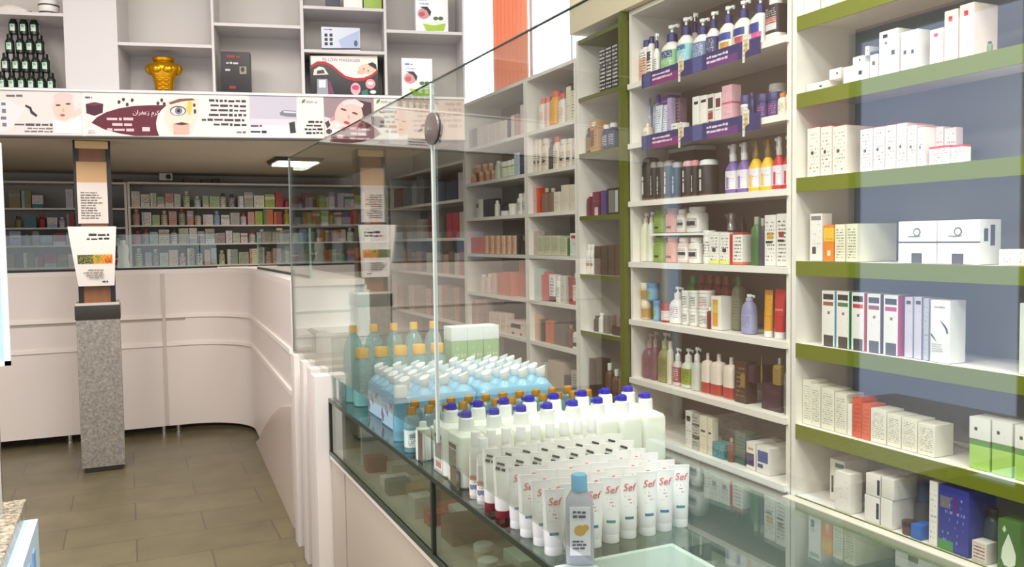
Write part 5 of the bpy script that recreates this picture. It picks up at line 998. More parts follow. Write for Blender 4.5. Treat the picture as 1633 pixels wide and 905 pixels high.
# yellow-capped bottles
YC = mat((232, 178, 34), .3); BT = glassmat('bottle_plastic', (184, 232, 232), .06, pw=4.0, milk=.3)
recs = []
for c in range(5): recs.append((c, S('bottle', 'tall bottle with narrow yellow cap'), lambda L, G, c=c: make('bottle', .076, .074, .285, dict(body=BT, cap=YC, capw=.4, neck=.34, caph=.09, p=2, shoulder=.62), L, (.762+.079*c, 3.115, Z0), 0, 'tall bottles with yellow caps')))
labelled(recs, 'far end of the counter')
recs = []
for c in range(5): recs.append((c, S('bottle', 'short bottle with broad yellow cap'), lambda L, G, c=c: make('bottle', .064, .062, .21, dict(body=BT, cap=YC, capw=.8, neck=.72, caph=.16, p=2.1, shoulder=.76), L, (.77+.0725*c, 3.02, Z0), 0, 'short bottles with yellow caps')))
labelled(recs, 'far end of the counter')
recs = []
for c in range(3): recs.append((c, S('flap', 'green carton with white lid'), lambda L, G, c=c: make('flap', .064, .085, .265, dict(body=pm((150, 186, 130), (226, 226, 210), 5, .4, [(.2, .8, .05, .5, (190, 180, 150))]), lid=mat((240, 244, 242), .4), lidh=.2), L, (1.15+.066*c, 3.06, Z0), 0, 'green cartons with white lids')))
labelled(recs, 'far end of the counter')
# single clear bottle with light blue cap in front
CL = mat((206, 206, 222), .12, 0, .35)
def oil(t, w, d, h):
    part('label', bx(-w*.36, w*.36, -d/2-.0012, -d/2+.0005, h*.12, h*.66), mat((232, 230, 238), .35), t)
    part('lettering', scribble(w*.5, .016, 2, INK, 22, .9, y=-d/2-.0012), mat((60, 64, 100), .5), t, (0, 0, h*.58))
    part('picture', MB().prism(ellipse(.011, .010, 0, h*.40), -d/2-.002, -d/2-.0012, 'Y').prism(ellipse(.006, .006, .010, h*.43), -d/2-.0022, -d/2-.0012, 'Y'), mat((206, 160, 70), .5), t)
    part('lettering', scribble(w*.55, .02, 3, INK, 25, .9, y=-d/2-.0012), mat((70, 76, 110), .5), t, (0, 0, h*.24))
p = onZ(908, 900, ZC)
make('bottle', .052, .034, .166, dict(body=CL, cap=mat((110, 182, 222), .3), capw=.58, neck=.6, caph=.17, p=4, shoulder=.72, name='oil_bottle'), 'clear lavender bottle with light blue cap standing before the tubes', (p[0]+.02, p[1]-.004, Z0), -.45, None, extra=oil)
pa, pb_ = onZ(985, 888, ZC), onZ(1072, 868, ZC)
t = thing('paper_sheet', 'pale sheet with white border lying on the glass counter top', 'paper', (pb_[0]-.13, pb_[1]-.17, ZC+.0004), .0)
part('sheet_body', bx(-.13, .13, -.17, .17, 0, .0006), mat((150, 168, 160), .3), t)
part('sheet_border', MB().box(-.13, .13, .158, .17, .0006, .0009).box(.118, .13, -.17, .158, .0006, .0009), mat((176, 190, 182), .4), t)
# ------------------------------------------------------------------ goods inside the glass case
zc = .5986
inside = [
 (.86, 2.52, .16, .10, .035, (150, 130, 90), 'flat tan box'), (.98, 2.72, .18, .12, .05, (226, 222, 210), 'white box'), (.84, 2.78, .09, .07, .04, (200, 196, 176), 'small cream box'),
 (.90, 2.30, .20, .075, .03, (170, 56, 48), 'flat red box'), (.92, 2.20, .22, .08, .05, (206, 206, 196), 'flat pale box'), (.88, 2.42, .14, .06, .05, (110, 104, 70), 'olive box'),
 (.84, 2.09, .18, .09, .06, (110, 82, 60), 'brown box'), (1.15, 2.35, .2, .2, .08, (180, 150, 120), 'tan carton'), (1.12, 2.02, .2, .16, .1, (120, 110, 80), 'khaki carton'),
 (.90, 1.78, .2, .1, .06, (190, 200, 180), 'pale green box'), (1.1, 1.65, .2, .2, .1, (150, 156, 140), 'grey green carton'), (.83, 1.62, .1, .07, .05, (226, 226, 220), 'small white box'), (1.0, 1.2, .26, .2, .09, (170, 176, 160), 'large sage carton'), (1.0, .85, .3, .22, .08, (190, 190, 176), 'large cream carton'),
 (.77, 2.86, .07, .06, .05, (150, 70, 60), 'small rust box'), (.78, 2.66, .09, .06, .03, (236, 232, 222), 'thin white box'), (.76, 2.57, .07, .05, .045, (96, 120, 110), 'small teal box'), (.76, 2.33, .06, .06, .06, (214, 206, 190), 'cube-shaped cream box'), (.775, 2.24, .06, .05, .035, (190, 60, 54), 'small red box'),
 (.76, 1.72, .06, .07, .05, (120, 90, 70), 'small brown box'), (.80, 1.28, .12, .1, .05, (206, 206, 190), 'flat ivory box')]
for x, y, w, d, h, c, nm in inside:
    tag(obj('display_box', MB().box(-w/2, w/2, -d/2, d/2, 0, h, b=.002).mesh('display_box', pm(c, DK, 5, .35, seed=int(x*100) % 7)), None, (x, y, zc)), nm+' lying inside the glass display case', 'box', 'boxes inside the display case')
p = onX(772, 897, XF)
make('jar', .10, .10, .085, dict(body=mat((226, 228, 214), .4), cap=mat((232, 232, 222), .4), lidh=.2), 'white tub inside the near part of the display case', (.80, 1.42, zc), 0, None)
for i, (x, y) in enumerate(((.79, 1.93), (.76, 1.83))): make('jar', .05, .05, .04, dict(body=mat((206, 190, 160), .4), cap=mat((226, 220, 210), .4), lidh=.35), f'little cream jar inside the display case, {("beside the case post", "next nearer")[i]}', (x, y, zc), 0, None)
# ------------------------------------------------------------------ posters along the mezzanine edge
FB = 2.0; UL = -2.0
zT = onF(300, 150)[1]; zB = onF(300, 218.5)[1]
t = tag(obj('trim_1', MB().box(UL, UR, .002, .03, zB-.004, zT).mesh('trim', mat((238, 234, 230), .45), False), None, fpos(0, 0), ANG), kind='structure')
part('trim_rail', bx(UL, UR, -.006, .03, zB-.014, zB-.003), mat((60, 56, 50), .4), t)
part('trim_rail', bx(UL, UR, -.012, .30, zT, zT+.012), mat((240, 238, 234), .4), t)
class Poster:
    def __init__(s, x0, x1, bg, label):
        s.u0 = onF(x0, 184)[0]; s.u1 = onF(x1, 184)[0]; s.n = 0
        s.t = thing('poster', label, 'poster', fpos(s.u0, zB), ANG)
        part('print_sheet', bx(0, s.u1-s.u0, -.0022, .0015, .001, zT-zB-.002), bg if not isinstance(bg, tuple) else mat(bg, .45), s.t)
    def c(s, px, py): u, z = onF(px, py); return (min(max(u-s.u0, .001), s.u1-s.u0-.001), min(max(z-zB, .002), zT-zB-.003))
    def poly(s, pts, col, name='picture', lay=1):
        m = mat(col, .5)
        return part(name, MB().prism([s.c(*p) for p in pts], -.0022-.0006*lay, -.0022, 'Y'), m, s.t)
    def ell(s, px, py, rx, ry, col, name='picture', lay=1, rot=0):
        pts = []
        for i in range(24):
            a = 2*math.pi*i/24; x, y = rx*math.cos(a), ry*math.sin(a)
            pts.append((px+x*math.cos(rot)-y*math.sin(rot), py+x*math.sin(rot)+y*math.cos(rot)))
        return s.poly(pts, col, name, lay)
    def lines(s, x0, x1, y0, y1, rows, col=(70, 64, 66), seed=0, right=True, fill=.85, lay=2):
        a = s.c(x0, y1); b = s.c(x1, y0); w, h = b[0]-a[0], b[1]-a[1]
        return part('lettering', scribble(w, h, rows, None, seed, fill, right, y=-.0022-.0006*lay+.0006, t=.0008), mat(col, .6), s.t, ((a[0]+b[0])/2, 0, (a[1]+b[1])/2))
    def text(s, tx, px, py, size, col, lay=2):
        u, z = s.c(px, py); return obj('lettering', textmesh(tx, size, mat(col, .5)), s.t, (u, -.0022-.0006*lay, z))
q = Poster(-40, 131, (222, 215, 211), 'poster with a towelled face at the outer end of the mezzanine edge')
q.poly([(0, 162), (12, 158), (40, 175), (20, 205), (0, 212)], (226, 222, 222))
q.ell(101, 172, 17, 21, (232, 198, 182)); q.ell(101, 155, 16, 7, (226, 196, 192), lay=2); q.ell(93, 168, 4, 1.5, (90, 70, 66), lay=3); q.ell(109, 166, 4, 1.5, (90, 70, 66), lay=3); q.ell(100, 184, 4, 2, (196, 80, 84), lay=3); q.ell(101, 176, 2, 3, (214, 170, 152), lay=3)
q.poly([(84, 192), (104, 196), (126, 184), (131, 196), (129, 212), (88, 212)], (248, 242, 240), lay=3); q.poly([(112, 182), (128, 172), (131, 180), (118, 190)], (236, 200, 186), lay=4)
q.poly([(41, 167), (50, 171), (52, 177), (60, 184), (58, 187), (49, 181), (47, 174), (40, 170)], (50, 48, 50))
q.lines(10, 60, 150, 156, 1, (110, 100, 104), 1, False); q.lines(12, 84, 196, 202, 1, (80, 76, 80), 2); q.lines(20, 84, 203, 212, 2, (120, 112, 114), 3)
q.lines(0, 9, 160, 205, 4, (110, 120, 140), 4)
q = Poster(134, 397, (226, 221, 217), 'poster with a large eye and a maroon oval')
lens = [(146, 196), (155, 187), (170, 179), (190, 173), (215, 169), (240, 168), (266, 168), (257, 176), (251, 186), (249, 196), (250, 206), (254, 217), (215, 217), (190, 213), (165, 206)]
q.poly(lens, (96, 22, 42), 'maroon_oval')
q.poly([(137, 166), (151, 163), (165, 166), (164, 180), (151, 185), (138, 181)], (74, 20, 40), 'jar_picture'); q.poly([(137, 166), (151, 163), (165, 166), (151, 169)], (110, 50, 66), 'jar_picture', 2)
q.text('\uFEE5\uFE8D\uFEAE\uFED4\uFECB\uFEAF \uFEE1\uFEAE\uFB90', 233, 180, .034, (240, 220, 220))
q.lines(160, 213, 186, 211, 3, (226, 190, 196), 6); q.lines(217, 246, 198, 213, 1, (226, 200, 206), 7)
for px, py in ((190, 163), (197, 159), (203, 167), (211, 160), (252, 165), (258, 160), (262, 166)): q.ell(px, py, 2.4, 3, (70, 40, 50), 'splash_print')
q.poly([(268, 160), (290, 158), (318, 157), (317, 180), (306, 214), (272, 214), (262, 190)], (236, 212, 194), 'face_picture')
q.poly([(269, 164), (285, 158), (306, 157), (312, 160), (290, 162), (272, 167)], (120, 84, 66), 'eyebrow_picture', 2)
q.ell(284, 177, 13, 8, (110, 80, 76), 'eye_picture', 2); q.ell(284, 177.5, 11, 6.5, (232, 226, 224), 'eye_picture', 3); q.ell(285, 177, 6, 6, (120, 124, 140), 'eye_picture', 4); q.ell(285, 177, 2.6, 2.6, (30, 30, 34), 'eye_picture', 5)
q.poly([(300, 160), (308, 164), (303, 186), (297, 176)], (226, 190, 90), 'gold_stroke', 2); q.ell(310, 168, 2, 3, (60, 44, 40), 'splash_print', 2); q.ell(311, 178, 2, 4, (60, 44, 40), 'splash_print', 2)
q.poly([(276, 198), (303, 198), (302, 215), (277, 215)], (216, 172, 160), 'jar_picture', 2); q.poly([(277, 198), (290, 195), (302, 198), (290, 200)], (76, 40, 40), 'jar_picture', 3)
q.lines(308, 392, 158, 202, 6, (70, 60, 64), 9); q.lines(372, 392, 208, 214, 1, (120, 110, 112), 10); q.lines(136, 152, 153, 158, 1, (90, 84, 86), 11, False); q.lines(137, 152, 207, 214, 2, (170, 160, 164), 12)
q = Poster(398.5, 473, pm((226, 220, 226), None, 2, .1, [(0, 1, .45, 1, (192, 186, 200)), (0, 1, .3, .45, (210, 204, 214))]), 'lilac poster with a slim silver instrument')
q.poly([(446, 180), (452, 176), (472, 177), (472, 187), (455, 186), (447, 184)], (120, 124, 136)); q.poly([(452, 177), (472, 178.5), (472, 181), (453, 180)], (206, 208, 214), lay=2)
q.lines(400, 430, 198, 204, 1, (90, 84, 90), 1, False); q.lines(400, 430, 207, 214, 1, (44, 40, 44), 2, False); q.poly([(461, 196), (470, 194), (472, 212), (463, 213)], (44, 44, 48), lay=2)
def leaf(q, x): q.poly([(x-3, 166), (x-2, 160), (x+3, 158), (x+2, 163)], (70, 130, 60), 'leaf_mark', 2); q.lines(x+4, x+29, 160, 166, 1, (180, 180, 176), 5, False)
q = Poster(474.5, 516, (226, 222, 218), 'white text poster with a leaf mark beside the lilac poster'); leaf(q, 484); q.lines(476, 514, 192, 215, 4, (44, 40, 40), 14)
q = Poster(517, 596, (150, 128, 134), 'dark poster with a flower-framed face')
q.ell(556, 184, 22, 26, (232, 190, 180), 'face_picture', 1, .3); q.poly([(572, 160), (592, 164), (594, 200), (584, 206), (580, 185)], (74, 44, 46), 'hair_picture', 2); q.poly([(517, 186), (530, 190), (560, 205), (566, 218), (517, 218)], (226, 206, 204), 'flower_picture', 2)
q.ell(548, 175, 5, 1.6, (96, 62, 62), 'face_picture', 3, .3); q.ell(566, 181, 5, 1.6, (96, 62, 62), 'face_picture', 3, .3); q.ell(553, 196, 5, 2.4, (190, 62, 66), 'face_picture', 3, .3); q.ell(556, 187, 2, 3.5, (214, 160, 148), 'face_picture', 3)
q.poly([(546, 163), (566, 158), (580, 166), (578, 172), (560, 166), (548, 169)], (232, 206, 204), 'flower_picture', 3)
for px, py, c in ((530, 190, (206, 140, 140)), (538, 200, (244, 226, 224)), (548, 206, (214, 160, 156)), (575, 200, (150, 60, 64)), (580, 192, (120, 50, 54))): q.ell(px, py, 4, 3, c, 'flower_picture', 4, px)
q.poly([(518, 196), (524, 192), (527, 200), (522, 205)], (60, 56, 60), 'flower_picture', 3); q.ell(525, 210, 5, 4, (70, 60, 62), 'flower_picture', 3); q.poly([(527, 206), (560, 208), (584, 205), (584, 217), (527, 217)], (240, 234, 232), 'flower_picture', 3)
q = Poster(597, 634, (224, 217, 211), 'white text poster with a leaf mark beside the flower-framed face'); leaf(q, 603); q.lines(600, 632, 175, 214, 5, (130, 124, 122), 15)
q = Poster(635, 740, (222, 194, 180), 'text poster tinted peach by a painted reflection at the window end of the mezzanine edge'); q.lines(646, 690, 166, 212, 6, (190, 150, 140), 16); q.lines(700, 735, 162, 205, 5, (196, 160, 150), 17)  # white poster; pink glass reflection is put into sheet and lettering colours
# ------------------------------------------------------------------ open cupboards above the posters
YD = .30; ZS = zT+.0125; ZTOP = 3.42
cw = mat((208, 203, 203), .45)
t = thing('wall_cupboard', 'white open cupboards along the mezzanine above the posters', 'cupboard', fpos(0, 0), ANG)
U = lambda px: onF(px, 80)[0]
Zp = lambda px, py: onF(px, py)[1]
part('back_panel', bx(UL, UR, YD, YD+.015, ZS, ZTOP), mat((204, 198, 192), .6), t)
cells = [(None, 103, [19]), (188, 338, [69]), (342, 480, [38]), (485, 613, [11, 80]), (617, 738, [49])]
for a, b in ((103, 104.5), (186.5, 188), (338, 342), (480, 485), (613, 617), (738, 741)): part('upright', bx(U(a), U(b), 0, YD, ZS, ZTOP), cw, t)
part('blank_panel', bx(U(104.5), U(186.5), .0, .018, ZS, ZTOP), cw, t)
part('floor_board', bx(UL, UR, .0, YD, ZS-.0005, ZS+.004), cw, t)
for a, b, shs in cells:
    ua = UL if a is None else U(a)
    for y in shs:
        z = Zp((b+(a or 0))/2, y); part('shelf', bx(ua+.0005, U(b)-.0005, .004, YD-.0005, z-.018, z), cw, t)
ZF = ZS+.0045
def fput(px0, px1, py, off=.02): return U(px0), U(px1), Zp((px0+px1)/2, py)
def fthing(name, label, cat, u, z, dep=.0, group=None): return thing(name, label, cat, fpos(u, z, dep), ANG, group)
# pyramid of dark green bottles
gbm = mat((24, 40, 32), .25); gcm = mat((18, 20, 20), .3); glm = pm((206, 226, 210), (60, 90, 70), 5, .45, [(0, .24, 0, 1, (24, 40, 32)), (.76, 1, 0, 1, (24, 40, 32)), (.38, .62, .5, .95, (130, 180, 145))])
bh_ = .1065
recs = []
for r_, cs in enumerate(([-11, 5, 21, 37, 53, 69], [-4, 13, 29, 45, 61], [4, 21, 37, 53], [11, 28, 45])):
    for i, px in enumerate(cs):
        st = S('bottle', 'dark green bottle with pale label, '+('lowest', 'second', 'third', 'topmost')[r_]+' tier')
        recs.append((px, st, lambda L, G, px=px, r_=r_: make('bottle', .0492, .0492, bh_, dict(body=gbm, cap=gcm, label=glm, capw=.66, neck=.6, caph=.2, p=2, shoulder=.66, lab=(.16, .52)), L, fpos(U(px), ZF+.0002+r_*(bh_+.0004), .12), ANG, 'pyramid of dark green bottles')))
labelled(recs, 'the bottle pyramid')
z = Zp(50, 19)+.0006
o = fthing('striped_jar', 'white jar with dark stripes on the upper cupboard shelf', 'jar', U(70), z, .12)
part('jar_body', MB().loft([(0, .045, .045, 2), (.01, .05, .05, 2), (.05, .056, .056, 2), (.09, .05, .05, 2), (.1, .045, .045, 2)], 24), mat((232, 230, 226), .3), o)
for zz in (.018, .06): part('stripe', MB().band(zz, zz+.008, .0545 if zz > .05 else .0525, .0545 if zz > .05 else .0525, 2, .0014, 24), mat((60, 56, 56), .4), o)
o = fthing('flat_case', 'flat pale case with dark end on the upper cupboard shelf', 'case', U(12), z, .12)
part('case_body', MB().loft([(0, .10, .07, 4), (.03, .09, .065, 4), (.055, .05, .04, 3)], 24), mat((222, 216, 208), .4), o)
part('dark_end', bx(.098, .112, -.05, .05, 0, .02, b=.003), mat((50, 44, 44), .4), o)
# gold torso-shaped jar
u0, u1, zt = fput(222, 284, 84); uc = (u0+u1)/2; hh = zt-ZF; w = (u1-u0)/2
gold = mat((206, 150, 20), .22, .75)
o = fthing('torso_jar', 'shiny gold jar shaped like a muscular torso', 'jar', uc, ZF+.0006, .14)
part('torso_body', MB().loft([(0, w*.46, w*.34, 2.6), (hh*.12, w*.5, w*.38, 2.6), (hh*.32, w*.52, w*.40, 2.6), (hh*.5, w*.64, w*.46, 2.5), (hh*.68, w*.92, w*.54, 2.4), (hh*.78, w*.86, w*.5, 2.3), (hh*.85, w*.56, w*.42, 2.1), (hh*.88, w*.5, w*.4, 2)], 28), gold, o)
for s in (-1, 1):
    part('shoulder', MB().loft([(hh*.52, w*.06, w*.1, 2, s*w*.74, 0), (hh*.58, w*.15, w*.2, 2, s*w*.78, 0), (hh*.68, w*.2, w*.26, 2, s*w*.8, 0), (hh*.77, w*.16, w*.22, 2, s*w*.8, 0), (hh*.82, w*.05, w*.1, 2, s*w*.72, 0)], 16), gold, o)
    part('chest_muscle', MB().loft([(hh*.55, w*.1, w*.06, 2, s*w*.28, -w*.44), (hh*.6, w*.25, w*.12, 2, s*w*.27, -w*.45), (hh*.68, w*.28, w*.13, 2, s*w*.28, -w*.46), (hh*.75, w*.2, w*.08, 2, s*w*.27, -w*.44)], 16), gold, o)
    for k in range(4): part('stomach_muscle', MB().loft([(hh*(.08+.115*k), w*.1, w*.03, 2, s*w*.17, -w*.37), (hh*(.11+.115*k), w*.15, w*.08, 2.5, s*w*.17, -w*.39), (hh*(.15+.115*k), w*.15, w*.08, 2.5, s*w*.17, -w*.40), (hh*(.18+.115*k), w*.1, w*.03, 2, s*w*.17, -w*.38)], 12), gold, o)
part('neck_collar', MB().loft([(hh*.87, w*.5, w*.4, 2), (hh*.9, w*.58, w*.48, 2), (hh*.97, w*.6, w*.5, 2), (hh, w*.52, w*.44, 2)], 24), gold, o)
def fbox(px0, px1, pyt, base, name, label, m, dep=.09, off=.04, cat='box'):
    a, b, zt_ = U(px0), U(px1), Zp((px0+px1)/2, pyt); h = zt_-base-.0006; ww = b-a
    o = fthing(name, label, cat, (a+b)/2, base+.0006, off)
    part('carton', MB().box(-ww/2, ww/2, 0, dep, 0, h, b=.002), m, o)
    def P(px, py): return (U(px)-(a+b)/2, Zp(px, py)-base-.0006)
    def poly(pts, col, nm='picture', lay=1): return part(nm, MB().prism([P(*k) for k in pts], -.0007*lay, .0005, 'Y'), mat(col, .45), o)
    def ell(px, py, rx, ry, col, nm='picture', lay=1): return poly([(px+rx*math.cos(2*math.pi*i/20), py+ry*math.sin(2*math.pi*i/20)) for i in range(20)], col, nm, lay)
    def lines(x0, x1, y0, y1, rows, col, seed=0, lay=2):
        p0, p1 = P(x0, y1), P(x1, y0); return part('lettering', scribble(p1[0]-p0[0], p1[1]-p0[1], rows, None, seed, .9, y=-.0007*lay+.0007, t=.0009), mat(col, .5), o, ((p0[0]+p1[0])/2, 0, (p0[1]+p1[1])/2))
    return o, P, poly, ell, lines
o, P, poly, ell, lines = fbox(350, 397, 80, ZF, 'dark_gift_box', 'black box with red script in the open cupboard', mat((34, 28, 30), .4))
lines(360, 392, 84, 92, 1, (150, 50, 44), 3); lines(359, 388, 96, 101, 1, (206, 200, 200), 4); lines(357, 367, 107, 112, 1, (190, 190, 196), 5); poly([(380, 104), (391, 104), (391, 116), (380, 116)], (150, 140, 110)); ell(385, 109, 3, 4, (44, 40, 36), 'picture', 2); lines(363, 375, 132, 142, 1, (140, 40, 40), 6)
o, P, poly, ell, lines = fbox(513, 575, 41, Zp(550, 80), 'device_box', 'pale blue grey box on the cupboard shelf above the massager box', mat((206, 212, 226), .4), .1)
for i in range(2):
    for k in range(3): poly([(518+8*i, 51+7*k), (523+8*i, 51+7*k), (523+8*i, 56+7*k), (518+8*i, 56+7*k)], (44, 44, 50))
poly([(540, 62), (555, 54), (574, 46), (574, 74), (545, 74)], (170, 184, 214)); lines(517, 532, 43, 46, 1, (110, 110, 130), 2); ell(568, 67, 3, 5, (70, 80, 110), 'picture', 2); poly([(513, 74.5), (575, 74.5), (575, 77), (513, 77)], (50, 50, 54))
o, P, poly, ell, lines = fbox(493, 603, 86, ZF, 'massager_box', 'large black box printed PILLOW MASSAGER with a red wave', mat((40, 38, 42), .35), .12)
W_ = [(495, 104), (505, 98), (518, 98), (530, 104), (540, 113), (550, 121), (565, 125), (580, 124), (592, 119), (602, 111)]
poly([(495, 87)]+W_+[(602, 87)], (240, 230, 222))
poly([(x, y-2.2) for x, y in W_]+[(x, y+2.6) for x, y in reversed(W_)], (176, 30, 30), 'red_wave', 2)
pt = P(544, 94); obj('lettering', textmesh('PILLOW MASSAGER', .026, mat((110, 100, 150), .5)), o, (pt[0], -.0014, pt[1]))
ell(585, 108, 14, 8, (230, 196, 176), 'face_picture', 2); poly([(586, 100), (594, 97), (600, 101), (601, 110), (595, 106), (590, 103)], (40, 32, 34), 'hair_picture', 3); ell(580, 108, 1.5, 1, (90, 70, 66), 'face_picture', 3); ell(587, 111, 1.5, 1, (90, 70, 66), 'face_picture', 3); ell(575, 113, 6, 4, (220, 180, 160), 'face_picture', 3)
poly([(498, 118), (500, 109), (508, 104), (516, 106), (523, 117)], (220, 214, 200), 'device_picture', 3); poly([(505, 111), (515, 109), (517, 115), (504, 116)], (60, 60, 60), 'device_picture', 4)
poly([(504, 124), (521, 124), (522, 150), (504, 150)], (150, 150, 160), 'device_picture', 2); poly([(507, 126), (518, 126), (518, 138), (507, 138)], (220, 222, 226), 'device_picture', 3); poly([(522, 126), (526, 128), (532, 150), (523, 150)], (110, 50, 84), 'device_picture', 2)
ell(566, 140, 8, 10, (226, 170, 180), 'massage_picture', 2); ell(566, 138, 6, 4, (200, 60, 110), 'massage_picture', 3); ell(590, 132, 8, 8, (220, 150, 160), 'massage_picture', 2); ell(590, 131, 5, 3, (240, 220, 224), 'massage_picture', 3); ell(594, 145, 5, 3, (226, 226, 226), 'massage_picture', 2); poly([(575, 144), (585, 140), (586, 150), (576, 150)], (50, 110, 90), 'massage_picture', 2)
for (a, b, yt, base, lab) in ((665, 717, -30, Zp(680, 49), 'white box with green bowl picture on the upper window-end shelf'), (641, 690, 91, ZF, 'white box with green bowl picture on the lower window-end shelf')):
    o, P, poly, ell, lines = fbox(a, b, yt, base, 'bowl_box', lab, mat((240, 242, 246), .4), .10)
    o['group'] = 'white boxes with green bowl picture'
    dx, dy = a-641, (0 if yt > 0 else -104)
    ell(654+dx, 123+dy, 10, 9, (206, 150, 150), 'picture'); poly([(648+dx, 112+dy), (660+dx, 112+dy), (666+dx, 120+dy), (664+dx, 128+dy), (659+dx, 118+dy)], (50, 44, 50), 'picture', 2); ell(651+dx, 124+dy, 5, 4, (190, 90, 100), 'picture', 2)
    poly([(652+dx, 139+dy), (689+dx, 139+dy), (686+dx, 151+dy), (658+dx, 151+dy)], (160, 196, 60), 'picture'); poly([(651+dx, 139+dy), (660+dx, 135+dy), (680+dx, 135+dy), (689+dx, 139+dy), (670+dx, 142+dy)], (230, 240, 220), 'picture', 2)
    ell(673+dx, 131+dy, 4, 3, (80, 110, 50), 'picture', 3); ell(681+dx, 131+dy, 4, 3, (70, 100, 50), 'picture', 3); lines(646+dx, 665+dx, 98+dy, 103+dy, 1, (90, 130, 190), 3)
    lines(648+dx, 672+dx, 106+dy, 109+dy, 1, (150, 160, 190), 4)
for i, (a, b, c) in enumerate(((521, 545, (60, 60, 70)), (550, 580, (236, 236, 230)), (582, 611, (150, 180, 70)))):
    fbox(a, b, -30, Zp(550, 11), 'small_carton', ('dark carton', 'white carton', 'green carton')[i]+' on the highest cupboard shelf over the massager box', mat(c, .4), .1)
# ------------------------------------------------------------------ shelves along the back wall
BY = 8.14; ZB_ = [1.728, 1.566, 1.399, 1.205]; BT_ = 1.945
grey = mat((176, 172, 164), .5)
def backunit(label, x0, x1, zs, top):
    t = thing('back_shelving', label, 'shelving', ((x0+x1)/2, BY, 0)); h = (x1-x0)/2
    for s in (-1, 1): part('side_panel', bx(s*h-(.02 if s > 0 else 0), s*h+(.02 if s < 0 else 0), 0, .33, 0, top), SHELFW, t)
    part('back_panel', bx(-h+.02, h-.02, .318, .33, .05, top), grey, t)
    for z in zs: part('shelf', bx(-h+.0205, h-.0205, .0, .317, z-.014, z), SHELFW, t)
    part('top_board', bx(-h+.02, h-.02, 0, .318, top-.016, top), SHELFW, t)
    part('lower_cabinet', bx(-h+.021, h-.021, .02, .317, .02, 1.1), SHELFW, t)
backunit('white shelving of small medicine boxes along the back wall', .03, 2.375, ZB_, BT_)
ZL = [1.715, 1.55, 1.40, 1.215]
backunit('white shelving behind the granite pillar', -1.5, .025, ZL, 1.94)
rr = random.Random(11)
palA = [('cream', (214, 208, 186)), ('white', (226, 224, 214)), ('grey', (176, 176, 166)), ('sage', (176, 190, 150)), ('white', (226, 224, 214)), ('pale blue', (176, 196, 206)), ('rose', (206, 150, 140)), ('cream', (214, 208, 186))]
palB = [('lime', (170, 190, 60)), ('white', (226, 224, 214)), ('orange', (206, 110, 50)), ('cream', (214, 208, 186)), ('green', (80, 130, 70)), ('violet', (110, 80, 140)), ('amber', (196, 150, 60)), ('red', (180, 50, 50))]
palC = [('teal', (50, 120, 130)), ('pale blue', (150, 190, 210)), ('white', (220, 224, 224)), ('grey', (140, 150, 154)), ('red', (170, 40, 44)), ('olive', (140, 140, 60))]
def backrow(where, z, x0, x1, palf, hmax, lo=.05, hi=.095, fill=1):
    x = x0; recs = []
    while x < x1:
        w = rr.uniform(lo, hi); pal = palf(x); nm, c = rr.choice(pal)
        if x+w > x1: break
        bot = rr.random() < .28; h = hmax*rr.uniform(.62, 1.0)
        if rr.random() < fill:
            c2 = tuple(max(0, min(255, int(v*rr.uniform(.93, 1.05)))) for v in c)
            if bot:
                ww = min(w, .055); pmx = pm(c2, (90, 86, 80), 5, .5, ((0, 1, .78, 1, rr.choice(((230, 230, 224), (60, 60, 60), (190, 60, 50), c2))),), seed=rr.randint(0, 2))
                def b(L, G, x=x+w/2, ww=ww, h=h, m=pmx): tag(obj('medicine_bottle', MB().loft([(0, ww/2, ww/2, 2), (h*.68, ww/2, ww/2, 2), (h*.78, ww*.26, ww*.26, 2), (h*.8, ww*.3, ww*.3, 2), (h, ww*.3, ww*.3, 2)], 12).mesh('medicine_bottle', m), None, (x, BY+.045, z+.0006)), L, 'bottle', G)
                recs.append((x, S('x', f'small {nm} bottle'), b))
            else:
                rect = rr.choice(((), ((0, 1, 0, .3, rr.choice(pal)[1]),), ((0, 1, .6, .8, rr.choice(pal)[1]),), ((0, .3, 0, 1, rr.choice(pal)[1]),)))
                pmx = pm(c2, (100, 96, 90), rr.choice((5, 7)), .45, rect, seed=rr.randint(0, 2))
                def b(L, G, x=x+w/2, w=w*.95, h=h, m=pmx): tag(obj('medicine_box', MB().box(-w/2, w/2, 0, .08, 0, h).mesh('medicine_box', m, False), None, (x, BY+.012, z+.0006)), L, 'box', G)
                recs.append((x, S('x', f'small {nm} box'), b))
        x += w+.004
    labelled(recs, where)
shn = ['top', 'second', 'third', 'bottom']
for i, z in enumerate(ZB_): backrow(f'{shn[i]} shelf of back wall', z, .06, 2.34, (lambda x, i=i: palA if x < 1.05 else palB), .142 if i < 3 else .165)
for i, z in enumerate(ZL): backrow(f'{shn[i]} shelf behind pillar', z, -1.0, -.01, lambda x: palC, .13 if i else .16, fill=.85)
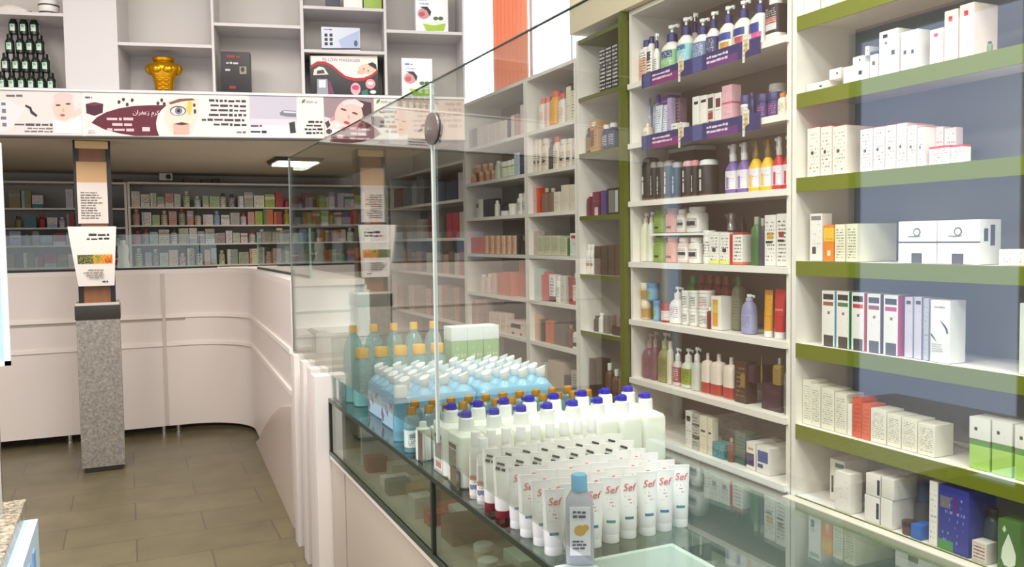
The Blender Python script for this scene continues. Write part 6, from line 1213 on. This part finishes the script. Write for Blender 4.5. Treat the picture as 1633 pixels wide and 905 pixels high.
# things on top of the back shelving and on the counter behind the pillar
p = onY(264, 280, BY+.1)
t = thing('security_camera', 'small white box camera on top of the back shelving', 'camera', (p[0], BY+.1, BT_+.0006))
part('camera_body', bx(-.055, .055, -.06, .06, .02, .085, b=.006), mat((214, 208, 196), .4), t)
part('camera_foot', bx(-.03, .03, -.03, .03, 0, .02), mat((90, 84, 76), .4), t)
part('camera_lens', MB().prism(ellipse(.022, .022, .02, .052), -.066, -.06, 'Y'), mat((30, 28, 28), .2), t)
for i, (a, b, y) in enumerate(((180, 196, 286), (320, 334, 287), (338, 350, 286), (292, 306, 285))):
    pa, pb_ = onY(a, y, BY+.1), onY(b, y, BY+.1)
    o = part('storage_box', MB().box(-(pb_[0]-pa[0])/2, (pb_[0]-pa[0])/2, -.06, .06, 0, max(.03, pa[2]-BT_), b=.003), mat(((60, 54, 48), (70, 60, 50), (50, 46, 44), (84, 70, 56))[i], .5), None, ((pa[0]+pb_[0])/2, BY+.1, (BT_ if i else 1.94)+.0006))
    tag(o, ('dark box on top of the shelving beside the pillar', 'brown box on the back shelving, first beyond the camera', 'black box on the back shelving, second beyond the camera', 'tan box on the back shelving nearest the camera')[i], 'box')
p = onY(197, 424, 6.85)
t = thing('moulded_bottle', 'white moulded bottle with a narrow waist on the service counter', 'bottle', (p[0], 6.85, 1.2156))
part('bottle_body', MB().loft([(0, .04, .03, 2), (.02, .05, .035, 2), (.08, .032, .026, 2), (.14, .042, .032, 2), (.175, .035, .03, 2), (.19, .016, .016, 2)], 20), mat((230, 230, 226), .3), t)
part('cap', MB().loft([(.19, .02, .02, 2), (.215, .02, .02, 2)], 16), mat((236, 236, 232), .3), t)
# ------------------------------------------------------------------ lights
def area(name, loc, rot, sx, sy, e, c=(1, 1, 1)):
    L = bpy.data.lights.new(name, 'AREA'); L.shape = 'RECTANGLE'; L.size = sx; L.size_y = sy; L.energy = e; L.color = c
    o = bpy.data.objects.new(name, L); COL.objects.link(o); o.location = loc; o.rotation_euler = rot; return o
for x, y, e in ((.3, -.7, 74), (1.5, -.3, 50), (.4, 1.5, 44), (1.7, 1.8, 34), (.4, 3.2, 34), (-1.1, 2.0, 56), (-1.2, 3.3, 34)):  # unseen ceiling lamps; camera-side and left ones added to brighten goods and counter
    area('ceiling_fill_lamp', (x, y, 3.58), (0, 0, 0), .6, 1.2, e, (1, .965, .92))
area('mezzanine_lamp', (1.2, 6.9, 1.985), (0, 0, 0), .28, .34, 9, (1, .93, .82))
area('front_fill_light', (0, -1.55, 1.6), (math.pi/2, 0, 0), 4.2, 2.4, 24, (.93, .96, 1))  # unseen fill light added behind the camera to brighten front faces
w = bpy.data.worlds.new('world'); scn.world = w; w.use_nodes = True
w.node_tree.nodes['Background'].inputs[0].default_value = (.8, .9, 1, 1); w.node_tree.nodes['Background'].inputs[1].default_value = .5
